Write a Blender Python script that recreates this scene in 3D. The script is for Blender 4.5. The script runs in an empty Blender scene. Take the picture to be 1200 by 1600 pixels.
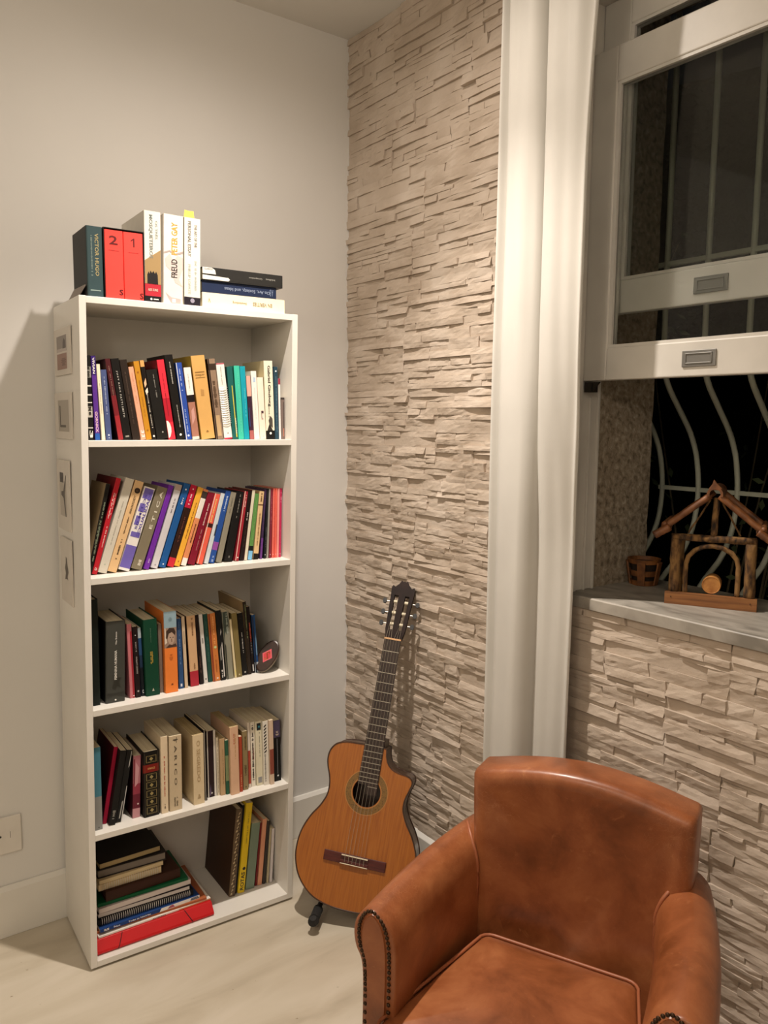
import bpy, bmesh, math, random
from mathutils import Vector, Matrix, noise

# ------------------------------------------------------------------ camera, world, lights
SC = bpy.context.scene
COL = SC.collection
PI = math.pi


def make_camera():
    yaw, pitch, roll, f_px = 0.6313, 0.1131, 0.0091, 1250.0
    f = Vector((math.sin(yaw) * math.cos(pitch), math.cos(yaw) * math.cos(pitch), -math.sin(pitch)))
    r = Vector((math.cos(yaw), -math.sin(yaw), 0))
    u = r.cross(f)
    R = r * math.cos(roll) + u * math.sin(roll)
    U = u * math.cos(roll) - r * math.sin(roll)
    cam = bpy.data.cameras.new('camera')
    cam.sensor_fit = 'HORIZONTAL'
    cam.sensor_width = 36.0
    cam.lens = 36.0 * f_px / 1200.0
    cam.clip_start = 0.02
    o = bpy.data.objects.new('camera', cam)
    o.matrix_world = Matrix(((R.x, U.x, -f.x, -1.5913), (R.y, U.y, -f.y, -2.3967), (R.z, U.z, -f.z, 1.4951), (0, 0, 0, 1)))
    COL.objects.link(o)
    SC.camera = o


make_camera()
world = bpy.data.worlds.new('night')
SC.world = world
world.use_nodes = True
world.node_tree.nodes['Background'].inputs[0].default_value = (0.30, 0.36, 0.45, 1)
world.node_tree.nodes['Background'].inputs[1].default_value = 0.004


def fill_light(name, loc, radius, watts, color):
    d = bpy.data.lights.new(name, 'POINT')
    d.energy = watts
    d.color = color
    d.shadow_soft_size = radius
    o = bpy.data.objects.new(name, d)
    o.location = loc
    COL.objects.link(o)
    return o


def downlight(name, loc, radius, watts, color, cone, blend):
    d = bpy.data.lights.new(name, 'SPOT')
    d.energy = watts
    d.color = color
    d.spot_size = math.radians(cone)
    d.spot_blend = blend
    d.shadow_soft_size = radius
    o = bpy.data.objects.new(name, d)
    o.location = loc
    COL.objects.link(o)
    return o


downlight('ceiling_downlight', (-0.66, -0.81, 2.74), 0.022, 150.0, (1.0, 0.90, 0.80), 97, 1.0)      # core of the beam
downlight('ceiling_downlight_spill', (-0.66, -0.81, 2.74), 0.022, 32.0, (1.0, 0.88, 0.77), 172, 1.0)    # its wide spill
fill_light('fill_light_middle', (-2.3, -1.9, 2.40), 0.16, 20.0, (1.0, 0.86, 0.70))  # soft point fill added out of view, lifts walls and shaded sides
fill_light('fill_light_rear', (-2.6, -3.2, 2.40), 0.16, 20.0, (1.0, 0.86, 0.70))  # second added fill, further back and also unseen

SC.view_settings.view_transform = 'Standard'
SC.view_settings.look = 'None'
SC.view_settings.gamma = 1.0
SC.view_settings.use_curve_mapping = False
SC.view_settings.exposure = 0.07

# ------------------------------------------------------------------ materials


def lin(c):
    c /= 255.0
    return c / 12.92 if c <= 0.04045 else ((c + 0.055) / 1.055) ** 2.4


def rgb(h):
    if isinstance(h, (tuple, list)):
        return tuple(h) + ((1,) if len(h) == 3 else ())
    return (lin(int(h[0:2], 16)), lin(int(h[2:4], 16)), lin(int(h[4:6], 16)), 1)


_mats = {}


def mat(h, rough=0.5, var=0.08, scale=25.0, bump=0.0, bscale=200.0, metal=0.0, coat=0.0, spec=0.5, stretch=None):
    """procedural: base colour modulated by noise, optional bump"""
    key = (h, rough, var, scale, bump, bscale, metal, coat, spec, stretch)
    if key in _mats:
        return _mats[key]
    m = bpy.data.materials.new('paint_' + (h if isinstance(h, str) else 'mix'))
    m.use_nodes = True
    nt = m.node_tree
    b = nt.nodes['Principled BSDF']
    b.inputs['Roughness'].default_value = rough
    b.inputs['Metallic'].default_value = metal
    b.inputs['Coat Weight'].default_value = coat
    b.inputs['Specular IOR Level'].default_value = spec
    c = rgb(h)
    tc = nt.nodes.new('ShaderNodeTexCoord')
    src = tc.outputs['Object']
    if stretch:
        mp = nt.nodes.new('ShaderNodeMapping')
        mp.inputs['Scale'].default_value = stretch
        nt.links.new(src, mp.inputs[0])
        src = mp.outputs[0]
    n = nt.nodes.new('ShaderNodeTexNoise')
    n.inputs['Scale'].default_value = scale
    n.inputs['Detail'].default_value = 4
    nt.links.new(src, n.inputs['Vector'])
    mx = nt.nodes.new('ShaderNodeMix')
    mx.data_type = 'RGBA'
    mx.inputs['A'].default_value = tuple(min(1, v * (1 - var)) for v in c[:3]) + (1,)
    mx.inputs['B'].default_value = tuple(min(1, v * (1 + var)) for v in c[:3]) + (1,)
    nt.links.new(n.outputs['Fac'], mx.inputs['Factor'])
    nt.links.new(mx.outputs['Result'], b.inputs['Base Color'])
    if bump:
        n2 = nt.nodes.new('ShaderNodeTexNoise')
        n2.inputs['Scale'].default_value = bscale
        n2.inputs['Detail'].default_value = 5
        nt.links.new(src, n2.inputs['Vector'])
        bp = nt.nodes.new('ShaderNodeBump')
        bp.inputs['Strength'].default_value = bump
        bp.inputs['Distance'].default_value = 0.002
        nt.links.new(n2.outputs['Fac'], bp.inputs['Height'])
        nt.links.new(bp.outputs['Normal'], b.inputs['Normal'])
    _mats[key] = m
    return m


def ramp_mat(name, stops, scale, detail=5, rough=0.5, stretch=(1, 1, 1), distort=0.0, bump=0.0, coat=0.0, spec=0.5, bdist=0.002, coords='Object', second=None):
    m = bpy.data.materials.new(name)
    m.use_nodes = True
    nt = m.node_tree
    b = nt.nodes['Principled BSDF']
    b.inputs['Roughness'].default_value = rough
    b.inputs['Coat Weight'].default_value = coat
    b.inputs['Specular IOR Level'].default_value = spec
    tc = nt.nodes.new('ShaderNodeTexCoord')
    mp = nt.nodes.new('ShaderNodeMapping')
    mp.inputs['Scale'].default_value = stretch
    nt.links.new(tc.outputs[coords], mp.inputs[0])
    n = nt.nodes.new('ShaderNodeTexNoise')
    n.inputs['Scale'].default_value = scale
    n.inputs['Detail'].default_value = detail
    n.inputs['Distortion'].default_value = distort
    nt.links.new(mp.outputs[0], n.inputs['Vector'])
    r = nt.nodes.new('ShaderNodeValToRGB')
    el = r.color_ramp.elements
    el[0].position, el[0].color = stops[0][0], rgb(stops[0][1])
    el[1].position, el[1].color = stops[-1][0], rgb(stops[-1][1])
    for p, c in stops[1:-1]:
        e = el.new(p)
        e.color = rgb(c)
    nt.links.new(n.outputs['Fac'], r.inputs[0])
    nt.links.new(r.outputs[0], b.inputs['Base Color'])
    if bump:
        hgt = n.outputs['Fac']
        if second:
            n2 = nt.nodes.new('ShaderNodeTexNoise')
            n2.inputs['Scale'].default_value = second
            n2.inputs['Detail'].default_value = 6
            nt.links.new(tc.outputs[coords], n2.inputs['Vector'])
            hgt = n2.outputs['Fac']
        bp = nt.nodes.new('ShaderNodeBump')
        bp.inputs['Strength'].default_value = bump
        bp.inputs['Distance'].default_value = bdist
        nt.links.new(hgt, bp.inputs['Height'])
        nt.links.new(bp.outputs['Normal'], b.inputs['Normal'])
    return m


def glass_mat():
    m = bpy.data.materials.new('window_glass')
    m.use_nodes = True
    nt = m.node_tree
    b = nt.nodes['Principled BSDF']
    b.inputs['Base Color'].default_value = (0.88, 0.90, 0.88, 1)
    b.inputs['Roughness'].default_value = 0.02
    b.inputs['Transmission Weight'].default_value = 1.0
    b.inputs['IOR'].default_value = 1.32
    n = nt.nodes.new('ShaderNodeTexNoise')
    n.inputs['Scale'].default_value = 3.0
    rr = nt.nodes.new('ShaderNodeMapRange')
    rr.inputs['To Min'].default_value = 0.0
    rr.inputs['To Max'].default_value = 0.04
    nt.links.new(n.outputs['Fac'], rr.inputs['Value'])
    nt.links.new(rr.outputs[0], b.inputs['Roughness'])
    return m


# ------------------------------------------------------------------ mesh builder


class MB:
    def __init__(self):
        self.v, self.f, self.m, self.mats = [], [], [], []

    def mi(self, material):
        if material not in self.mats:
            self.mats.append(material)
        return self.mats.index(material)

    def add(self, verts, faces, material, xf=None):
        o = len(self.v)
        k = self.mi(material)
        for p in verts:
            p = Vector(p)
            self.v.append(tuple(xf @ p) if xf else tuple(p))
        for fc in faces:
            self.f.append(tuple(i + o for i in fc))
            self.m.append(k)

    def box(self, x0, x1, y0, y1, z0, z1, material, xf=None):
        vs = [(x, y, z) for x in (x0, x1) for y in (y0, y1) for z in (z0, z1)]
        fs = [(0, 1, 3, 2), (4, 6, 7, 5), (0, 4, 5, 1), (2, 3, 7, 6), (0, 2, 6, 4), (1, 5, 7, 3)]
        self.add(vs, fs, material, xf)

    def tube(self, path, r, material, n=8, cap=True, xf=None, ref=(0, 0, 1), flat=1.0):
        """circular (or flattened) tube along a path; r number or list"""
        P = [Vector(p) for p in path]
        vs, fs = [], []
        up = Vector(ref)
        for i, p in enumerate(P):
            t = (P[min(i + 1, len(P) - 1)] - P[max(i - 1, 0)]).normalized()
            a = t.cross(up)
            if a.length < 1e-4:
                a = t.cross(Vector((1, 0.3, 0)))
            a.normalize()
            b = a.cross(t).normalized()
            rr = r[i] if isinstance(r, (list, tuple)) else r
            for k in range(n):
                an = 2 * PI * k / n
                vs.append(p + a * rr * math.cos(an) + b * rr * flat * math.sin(an))
        for i in range(len(P) - 1):
            for k in range(n):
                k2 = (k + 1) % n
                fs.append((i * n + k, i * n + k2, (i + 1) * n + k2, (i + 1) * n + k))
        if cap:
            fs.append(tuple(range(n - 1, -1, -1)))
            fs.append(tuple((len(P) - 1) * n + k for k in range(n)))
        self.add(vs, fs, material, xf)

    def lathe(self, prof, material, n=20, xf=None, cap=True):
        """profile of (r, z) about z"""
        vs, fs = [], []
        for r, z in prof:
            for k in range(n):
                a = 2 * PI * k / n
                vs.append((r * math.cos(a), r * math.sin(a), z))
        for i in range(len(prof) - 1):
            for k in range(n):
                k2 = (k + 1) % n
                fs.append((i * n + k, i * n + k2, (i + 1) * n + k2, (i + 1) * n + k))
        if cap:
            fs.append(tuple(range(n - 1, -1, -1)))
            fs.append(tuple((len(prof) - 1) * n + k for k in range(n)))
        self.add(vs, fs, material, xf)

    def loft(self, rings, material, closed=True, cap=True, xf=None):
        n = len(rings[0])
        vs = [p for r in rings for p in r]
        fs = []
        for i in range(len(rings) - 1):
            for k in range(n if closed else n - 1):
                k2 = (k + 1) % n
                fs.append((i * n + k, i * n + k2, (i + 1) * n + k2, (i + 1) * n + k))
        if cap:
            fs.append(tuple(range(n - 1, -1, -1)))
            fs.append(tuple((len(rings) - 1) * n + k for k in range(n)))
        self.add(vs, fs, material, xf)

    def prism(self, pts, axis, a, b, material, xf=None):
        """pts 2-D polygon, extruded along axis from a to b"""
        def P(p, t):
            return {'x': (t, p[0], p[1]), 'y': (p[0], t, p[1]), 'z': (p[0], p[1], t)}[axis]
        n = len(pts)
        vs = [P(p, a) for p in pts] + [P(p, b) for p in pts]
        fs = [tuple(range(n)), tuple(range(2 * n - 1, n - 1, -1))]
        for i in range(n):
            j = (i + 1) % n
            fs.append((i, i + n, j + n, j))
        self.add(vs, fs, material, xf)

    def build(self, name, parent=None, smooth=False, bevel=0.0, segs=2, subsurf=0, loc=None, rot=None, fix=True, angle=40):
        me = bpy.data.meshes.new(name)
        me.from_pydata(self.v, [], self.f)
        for m in self.mats:
            me.materials.append(m)
        me.polygons.foreach_set('material_index', self.m)
        if fix:
            bm = bmesh.new()
            bm.from_mesh(me)
            bmesh.ops.recalc_face_normals(bm, faces=bm.faces)
            bm.to_mesh(me)
            bm.free()
        if smooth:
            me.polygons.foreach_set('use_smooth', [True] * len(me.polygons))
        me.update()
        o = bpy.data.objects.new(name, me)
        COL.objects.link(o)
        if parent:
            o.parent = parent
        if loc:
            o.location = loc
        if rot:
            o.rotation_euler = rot
        if bevel:
            bv = o.modifiers.new('bevel', 'BEVEL')
            bv.width = bevel
            bv.segments = segs
            bv.limit_method = 'ANGLE'
            bv.angle_limit = math.radians(angle)
        if subsurf:
            ss = o.modifiers.new('subsurf', 'SUBSURF')
            ss.levels = ss.render_levels = subsurf
        return o


def thing(name, label, cat, loc=(0, 0, 0), rot=(0, 0, 0), group=None):
    o = bpy.data.objects.new(name, None)
    o.empty_display_size = 0.05
    COL.objects.link(o)
    o.location = loc
    o.rotation_euler = rot
    o['label'] = label
    o['category'] = cat
    if group:
        o['group'] = group
    return o


def tag(o, label, cat, group=None):
    o['label'] = label
    o['category'] = cat
    if group:
        o['group'] = group
    return o


def structure(o, label=None):
    o['kind'] = 'structure'
    if label:
        o['label'] = label
    return o


_txt = {}


def text_geo(s):
    """flat letter outlines as triangles, normalised to its own width and cap height"""
    if s in _txt:
        return _txt[s]
    cu = bpy.data.curves.new('letters', 'FONT')
    cu.body = s
    cu.size = 1.0
    cu.resolution_u = 2
    cu.offset = 0.018
    ob = bpy.data.objects.new('letters', cu)
    COL.objects.link(ob)
    dg = bpy.context.evaluated_depsgraph_get()
    me = bpy.data.meshes.new_from_object(ob.evaluated_get(dg))
    vs = [v.co.copy() for v in me.vertices]
    fs = [tuple(p.vertices) for p in me.polygons]
    bpy.data.objects.remove(ob)
    bpy.data.curves.remove(cu)
    bpy.data.meshes.remove(me)
    x0, x1 = min(v.x for v in vs), max(v.x for v in vs)
    y0, y1 = min(v.y for v in vs), max(v.y for v in vs)
    vs = [((v.x - (x0 + x1) / 2) / (x1 - x0), (v.y - (y0 + y1) / 2) / max(1e-6, y1 - y0)) for v in vs]
    _txt[s] = (vs, fs)
    return _txt[s]


# ------------------------------------------------------------------ the room
M_WALL = ramp_mat('wall_paint', [(0.3, 'dbd9d5'), (0.7, 'e0deda')], 2.0, rough=0.75, bump=0.12, second=60.0, bdist=0.001)
M_CEIL = ramp_mat('ceiling_paint', [(0.3, 'd8d6d0'), (0.7, 'dddbd5')], 2.0, rough=0.8)
M_TRIM = ramp_mat('trim_paint', [(0.3, 'dedbd4'), (0.7, 'e6e3dc')], 4.0, rough=0.42)
M_STONE = ramp_mat('split_face_stone', [(0.25, 'ad9d8c'), (0.5, 'bdae9e'), (0.75, 'cabdaf')], 7.0, detail=4, rough=0.85, bump=0.4, second=90.0, bdist=0.003, spec=0.25)
M_GROUT = mat('b5a797', rough=0.9)
M_CONC = ramp_mat('rough_concrete', [(0.33, '75695a'), (0.46, '988b79'), (0.56, 'a4978494'[:6]), (0.68, 'b9ad9b')], 62.0, detail=12, rough=0.95, bump=0.7, second=45.0, bdist=0.008, spec=0.1, distort=.4)
M_MARBLE = ramp_mat('grey_marble', [(0.3, '7d786f'), (0.48, '9c968c'), (0.7, 'b0aaa0')], 7.0, detail=7, rough=0.45, stretch=(3, 1, 1), distort=1.2)
M_FRAME = ramp_mat('window_paint', [(0.3, 'd2cec6'), (0.7, 'dedad2')], 9.0, rough=0.4, bump=0.25, second=30.0)
H = 2.7754


def floor_material():
    m = ramp_mat('beige_porcelain', [(0.28, 'ada28f'), (0.44, 'bcb19e'), (0.56, 'c3b9a7'), (0.74, 'ccc2b2')], 4.0, detail=9, rough=0.32, stretch=(0.6, 2.4, 1), distort=0.6, spec=0.4)
    nt = m.node_tree
    b = nt.nodes['Principled BSDF']
    base = b.inputs['Base Color'].links[0].from_socket
    tc = nt.nodes.new('ShaderNodeTexCoord')
    n = nt.nodes.new('ShaderNodeTexNoise')          # sparse dark pits, as in travertine
    n.inputs['Scale'].default_value = 55.0
    n.inputs['Detail'].default_value = 2
    nt.links.new(tc.outputs['Object'], n.inputs['Vector'])
    r = nt.nodes.new('ShaderNodeValToRGB')
    r.color_ramp.elements[0].position = 0.735
    r.color_ramp.elements[1].position = 0.79
    nt.links.new(n.outputs['Fac'], r.inputs[0])
    mx = nt.nodes.new('ShaderNodeMix')
    mx.data_type = 'RGBA'
    mx.inputs['B'].default_value = rgb('8d7f69')
    nt.links.new(base, mx.inputs['A'])
    nt.links.new(r.outputs[0], mx.inputs['Factor'])
    nt.links.new(mx.outputs['Result'], b.inputs['Base Color'])
    return m


X0, Y0 = -3.5, -3.7
OY0, OY1, OZ0, OZ1 = -2.25, -1.03, 1.03, 2.56     # window opening
WT = 0.31                                          # wall thickness


def room():
    b = MB(); b.box(X0 - .1, 0.0, Y0 - .1, 0.1, -0.1, 0, floor_material()); structure(b.build('floor'))
    b = MB(); b.box(X0 - .1, 0.1, Y0 - .1, 0.1, H, H + .1, M_CEIL); structure(b.build('ceiling'))
    b = MB(); b.box(X0 - .1, WT, 0, 0.1, 0, H, M_WALL); structure(b.build('wall_left'))
    b = MB(); b.box(X0 - .1, X0, Y0 - .1, 0, 0, H, M_WALL); structure(b.build('wall_back'))
    b = MB(); b.box(X0, WT, Y0 - .1, Y0, 0, H, M_WALL); structure(b.build('wall_front'))
    # the window wall, with its opening
    b = MB()
    b.box(0, WT, OY1, 0, 0, H, M_GROUT)
    b.box(0, WT, Y0, OY0, 0, H, M_GROUT)
    b.box(0, WT, OY0, OY1, 0, OZ0, M_GROUT)
    b.box(0, WT, OY0, OY1, OZ1, H, M_GROUT)
    wall = structure(b.build('wall_right'))
    # weathered concrete lining of the opening, outside the window frame
    b = MB()
    n, k = 28, 8
    for (fx) in (0,):
        vs, fs = [], []
        for i in range(n + 1):
            z = OZ0 + 0.03 + (OZ1 - OZ0 - 0.03) * i / n
            for j in range(k + 1):
                x = 0.088 + (WT + 0.012 - 0.088) * j / k
                d = 0.004 + 0.004 * noise.noise(Vector((x * 25, z * 25, 3))) + 0.003 * noise.noise(Vector((x * 60, z * 60, 9)))
                xx = x + (0.006 * noise.noise(Vector((z * 30, 1, 5))) if j == k else 0)
                vs.append((xx, OY1 - d, z))
        for i in range(n):
            for j in range(k):
                fs.append((i * (k + 1) + j, (i + 1) * (k + 1) + j, (i + 1) * (k + 1) + j + 1, i * (k + 1) + j + 1))
        b.add(vs, fs, M_CONC)
    b.box(0.088, WT + .012, OY1 - 0.001, OY1 + 0.05, OZ0 + 0.03, OZ1, M_CONC)
    b.box(0.088, WT + .012, OY0 - 0.05, OY0 + 0.004, OZ0 + 0.03, OZ1, M_CONC)
    b.box(0.088, WT + .012, OY0, OY1, OZ1 - 0.004, OZ1 + 0.05, M_CONC)
    b.build('reveal', wall, smooth=True)
    o = MB(); o.box(WT, WT + .03, -0.95, 0.1, 0, H, M_CONC); o.box(WT, WT + .03, Y0, OY0 - .03, 0, H, M_CONC)
    o.box(WT, WT + .03, OY0 - .03, -.95, 0, OZ0 - .02, M_CONC)
    o.build('render_coat', wall)
    return wall


WALL_R = room()


# ------------------------------------------------------------------ split-face stone cladding
def cladding():
    rng = random.Random(11)
    big = []

    def stone(y0, y1, z0, z1):
        """one stone: y0 > y1 (towards the camera), face towards -x"""
        L, Hh = y0 - y1, z1 - z0
        if L < 0.012 or Hh < 0.007:
            return
        g = 0.0001
        y0 -= g; y1 += g; z0 += g; z1 -= g
        L, Hh = y0 - y1, z1 - z0
        nx = max(2, min(12, int(L / 0.014)))
        nz = max(2, min(5, int(Hh / 0.0065)))
        base = rng.choice([0.005, 0.006, 0.0065, 0.007, 0.008, 0.0095]) + rng.uniform(-.0006, .0006)
        tz, ty = rng.gauss(-.02, .10), rng.gauss(0, .012)
        planes = []
        for _ in range(rng.choice([2, 3, 3, 4])):
            ang = rng.uniform(0, 2 * PI)
            sl = rng.uniform(0.03, 0.17)
            planes.append((sl * math.cos(ang) * 0.6, sl * math.sin(ang), rng.uniform(-.4, .4) * L, rng.uniform(-.3, .3) * Hh, rng.uniform(0, .003)))
        seed = rng.uniform(0, 100)
        sk0, sk1 = (rng.uniform(-.35, .35) * Hh if rng.random() < .45 else 0 for _ in (0, 1))
        vs, fs = [], []
        for i in range(nx + 1):
            for j in range(nz + 1):
                u = (i / nx - .5); w = (j / nz - .5)
                y = y0 - L * (i / nx)
                if i == 0: y -= abs(sk0) * 0.5 + sk0 * w
                if i == nx: y += abs(sk1) * 0.5 + sk1 * w
                z = z0 + Hh * j / nz
                if 0 < i < nx and j == nz: z += -abs(0.0016 * noise.noise(Vector((y * 40, seed, 0))))
                d = base + tz * w * Hh + ty * u * L + min(a * (u * L - cu) + c * (w * Hh - cw) + o for a, c, cu, cw, o in planes)
                d += 0.0020 * noise.noise(Vector((y * 38, z * 75, seed))) + 0.0010 * noise.noise(Vector((y * 95, z * 150, seed + 7)))
                if j == nz: d -= 0.0004
                vs.append((-max(0.0015, min(0.018, d)), y, z))
        W = nz + 1
        for i in range(nx):
            for j in range(nz):
                fs.append((i * W + j, i * W + j + 1, (i + 1) * W + j + 1, (i + 1) * W + j))
        rim = [i * W for i in range(nx + 1)] + [nx * W + j for j in range(1, nz + 1)] + [i * W + nz for i in range(nx - 1, -1, -1)] + [j for j in range(nz - 1, 0, -1)]
        o = len(vs)
        for k in rim:
            vs.append((0.0, vs[k][1], vs[k][2]))
        for k in range(len(rim)):
            k2 = (k + 1) % len(rim)
            fs.append((rim[k], rim[k2], o + k2, o + k))
        yc, zc = (y0 + y1) / 2, (z0 + z1) / 2
        dx, dy, dz = 1.5913, yc + 2.3967, zc - 1.4951
        d2 = dx * dx + dy * dy + dz * dz
        area = L * Hh * dx / d2 ** 1.5
        vis = (yc > -0.86) or (zc < 1.03 and -1.62 < yc < -1.04 and zc > .35)
        if yc > -0.55 and zc < .75 - yc * .2 and yc < -.3: area *= .3      # behind the guitar
        big.append((area if vis else area * 1e-3, vs, fs))

    def panel(ya, yb, za, zb):
        rows = []
        z = za
        while z < zb - 0.008:
            h = rng.choice([0.011, 0.014, 0.018, 0.021, 0.025, 0.031])
            if zb - z - h < 0.012: h = zb - z
            rows.append((z, z + h)); z += h
        for (r0, r1) in rows:
            y = ya
            while y > yb + 0.004:
                L = rng.choice([0.06, 0.09, 0.13, 0.17, 0.22, 0.28])
                if y - L < yb + 0.03: L = y - yb
                if r1 - r0 > 0.03 and L < .17 and rng.random() < .5:
                    m = r0 + (r1 - r0) * rng.uniform(.4, .6)
                    stone(y, y - L, r0, m); stone(y, y - L, m, r1)
                else:
                    stone(y, y - L, r0, r1)
                y -= L

    def region(ya, yb, za, zb, off):
        z = za; k = off
        while z < zb - 0.01:
            z1 = min(z + 0.15, zb)
            if zb - z1 < .03: z1 = zb
            y = ya; first = True
            while y > yb + 0.001:
                w = rng.uniform(.36, .55) if not first else rng.uniform(.15, .5)
                first = False
                y1 = max(y - w, yb)
                if y1 - yb < .08: y1 = yb
                panel(y, y1, z, z1)
                y = y1
            z = z1; k += 1

    region(-0.0, OY1 + .0, 0.1517, H, 0)
    region(OY1, -2.35, 0.1517, OZ0 - .002, 1)
    big.sort(key=lambda t: -t[0])
    for a, vs, fs in big[:300]:
        b = MB(); b.add(vs, fs, M_STONE)
        b.build('stone', WALL_R)
    b = MB()
    for a, vs, fs in big[300:]:
        b.add(vs, fs, M_STONE)
    o = b.build('small_stones', WALL_R)
    o['kind'] = 'stuff'
    # plain remainder of the wall, outside the picture
    b = MB(); b.box(-.012, 0, Y0, -2.35, .1517, H, M_STONE); b.box(-.012, 0, -2.35, OY1, OZ1 + .03, H, M_STONE)
    b.build('plain_cladding', WALL_R)


cladding()

# ------------------------------------------------------------------ baseboards
def baseboards():
    hb = 0.1517
    b = MB(); b.prism([(0, 0), (-.015, 0), (-.015, hb - .012), (-.006, hb), (0, hb)], 'x', X0, -.0, M_TRIM)
    structure(b.build('baseboard_left', bevel=.0015))
    b = MB(); b.prism([(0, 0), (-.022, 0), (-.022, hb - .012), (-.010, hb), (0, hb)], 'y', Y0, -.0155, M_TRIM)
    structure(b.build('baseboard_right', bevel=.0015))


baseboards()

# ------------------------------------------------------------------ window
M_PULL = mat('8b8a86', rough=0.45, metal=0.6, var=.05)
M_GLASS = glass_mat()
M_DARKMETAL = mat('3a352e', rough=0.6, metal=0.5)


def sash(win, x0, x1, z0, z1, rail_h, top_h, stile, pull_y):
    b = MB()
    yl, yr = OY1 - .008, OY0 + .008
    xm = (x0 + x1) / 2
    b.box(x0, x1, yl - stile, yl, z0, z1, M_FRAME)
    b.box(x0, x1, yr, yr + stile, z0, z1, M_FRAME)
    b.box(x0, x1, yr + stile, yl - stile, z0, z0 + rail_h, M_FRAME)
    b.box(x0, x1, yr + stile, yl - stile, z1 - top_h, z1, M_FRAME)
    s = b.build('sash', win, bevel=.003, segs=2)
    # glazing bead, standing a little back of the frame face
    bd = MB()
    t = .010
    for (xa, xb) in ((xm - .012, xm - .004), (xm + .004, xm + .012)):
        bd.box(xa, xb, yl - stile - t, yl - stile, z0 + rail_h, z1 - top_h, M_FRAME)
        bd.box(xa, xb, yr + stile, yr + stile + t, z0 + rail_h, z1 - top_h, M_FRAME)
        bd.box(xa, xb, yr + stile + t, yl - stile - t, z0 + rail_h, z0 + rail_h + t * .7, M_FRAME)
        bd.box(xa, xb, yr + stile + t, yl - stile - t, z1 - top_h - t * .7, z1 - top_h, M_FRAME)
    bd.build('glazing_bead', s)
    g = MB(); g.box(xm - .002, xm + .002, yr + stile - .003, yl - stile + .003, z0 + rail_h - .003, z1 - top_h + .003, M_GLASS)
    g.build('glass_pane', s)
    for py in ([pull_y] if pull_y else []):
        p = MB()
        zc = z0 + rail_h * .5
        w, h = .082, .036
        p.box(x0 - .004, x0 + .001, py - w / 2, py + w / 2, zc - h / 2, zc + h / 2, M_PULL)
        fr = .006
        for (ya, yb, za, zb) in ((py - w / 2 + .01, py + w / 2 - .01, zc + h / 2 - .009, zc + h / 2 - .006), (py - w / 2 + .01, py + w / 2 - .01, zc - h / 2 + .006, zc - h / 2 + .009), (py - w / 2 + .008, py - w / 2 + .011, zc - h / 2 + .006, zc + h / 2 - .006), (py + w / 2 - .011, py + w / 2 - .008, zc - h / 2 + .006, zc + h / 2 - .006)):
            p.box(x0 - .0062, x0 - .004, ya, yb, za, zb, M_PULL)
        p.build('finger_pull', s, bevel=.001)
    return s


def window():
    win = bpy.data.objects.new('window_1', None)
    COL.objects.link(win)
    structure(win, 'white painted sliding sash window raised above the marble sill at night')
    # jamb linings with the sash tracks, and the head
    b = MB()
    for s, yy in ((1, OY1), (-1, OY0)):
        ya, yb = sorted((yy, yy - s * .006))
        b.box(.004, .088, ya, yb, OZ0 + .03, OZ1, M_FRAME)
        ya, yb = sorted((yy - s * .006, yy - s * .013))
        b.box(.004, .018, ya, yb, OZ0 + .03, OZ1, M_FRAME)
        b.box(.048, .053, ya, yb, OZ0 + .03, 1.56, M_FRAME)
        b.box(.080, .088, ya, yb, OZ0 + .03, OZ1, M_FRAME)
    b.box(.004, .088, OY0, OY1, 2.50, OZ1, M_FRAME)
    b.box(-.022, .006, OY1 - .012, OY1 + .05, OZ0 + .03, OZ1 + .06, M_FRAME)
    b.build('frame', win, bevel=.0015)
    sash(win, .020, .050, 1.600, 2.378, .078, .082, .071, -1.362)
    sash(win, .054, .080, 1.762, 2.50, .080, .068, .078, -1.36)
    b = MB()
    b.box(.022, .048, OY1 - .013, OY1 - .034, 1.572, 1.597, M_DARKMETAL)
    b.prism([(OY1 - .036, 1.597), (OY1 - .058, 1.597), (OY1 - .036, 1.574)], 'x', .026, .030, M_DARKMETAL)
    b.build('sash_catch', win)
    b = MB()
    b.prism([(-.016, OZ0), (-.016, OZ0 + .027), (-.013, OZ0 + .030), (WT + .03, OZ0 + .030), (WT + .03, OZ0)], 'y', OY0 + .001, OY1 + .0, M_MARBLE)
    b.build('sill', win, bevel=.001)


window()

M_BAR = mat('b2b6a6', rough=0.55, var=.08)


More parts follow.
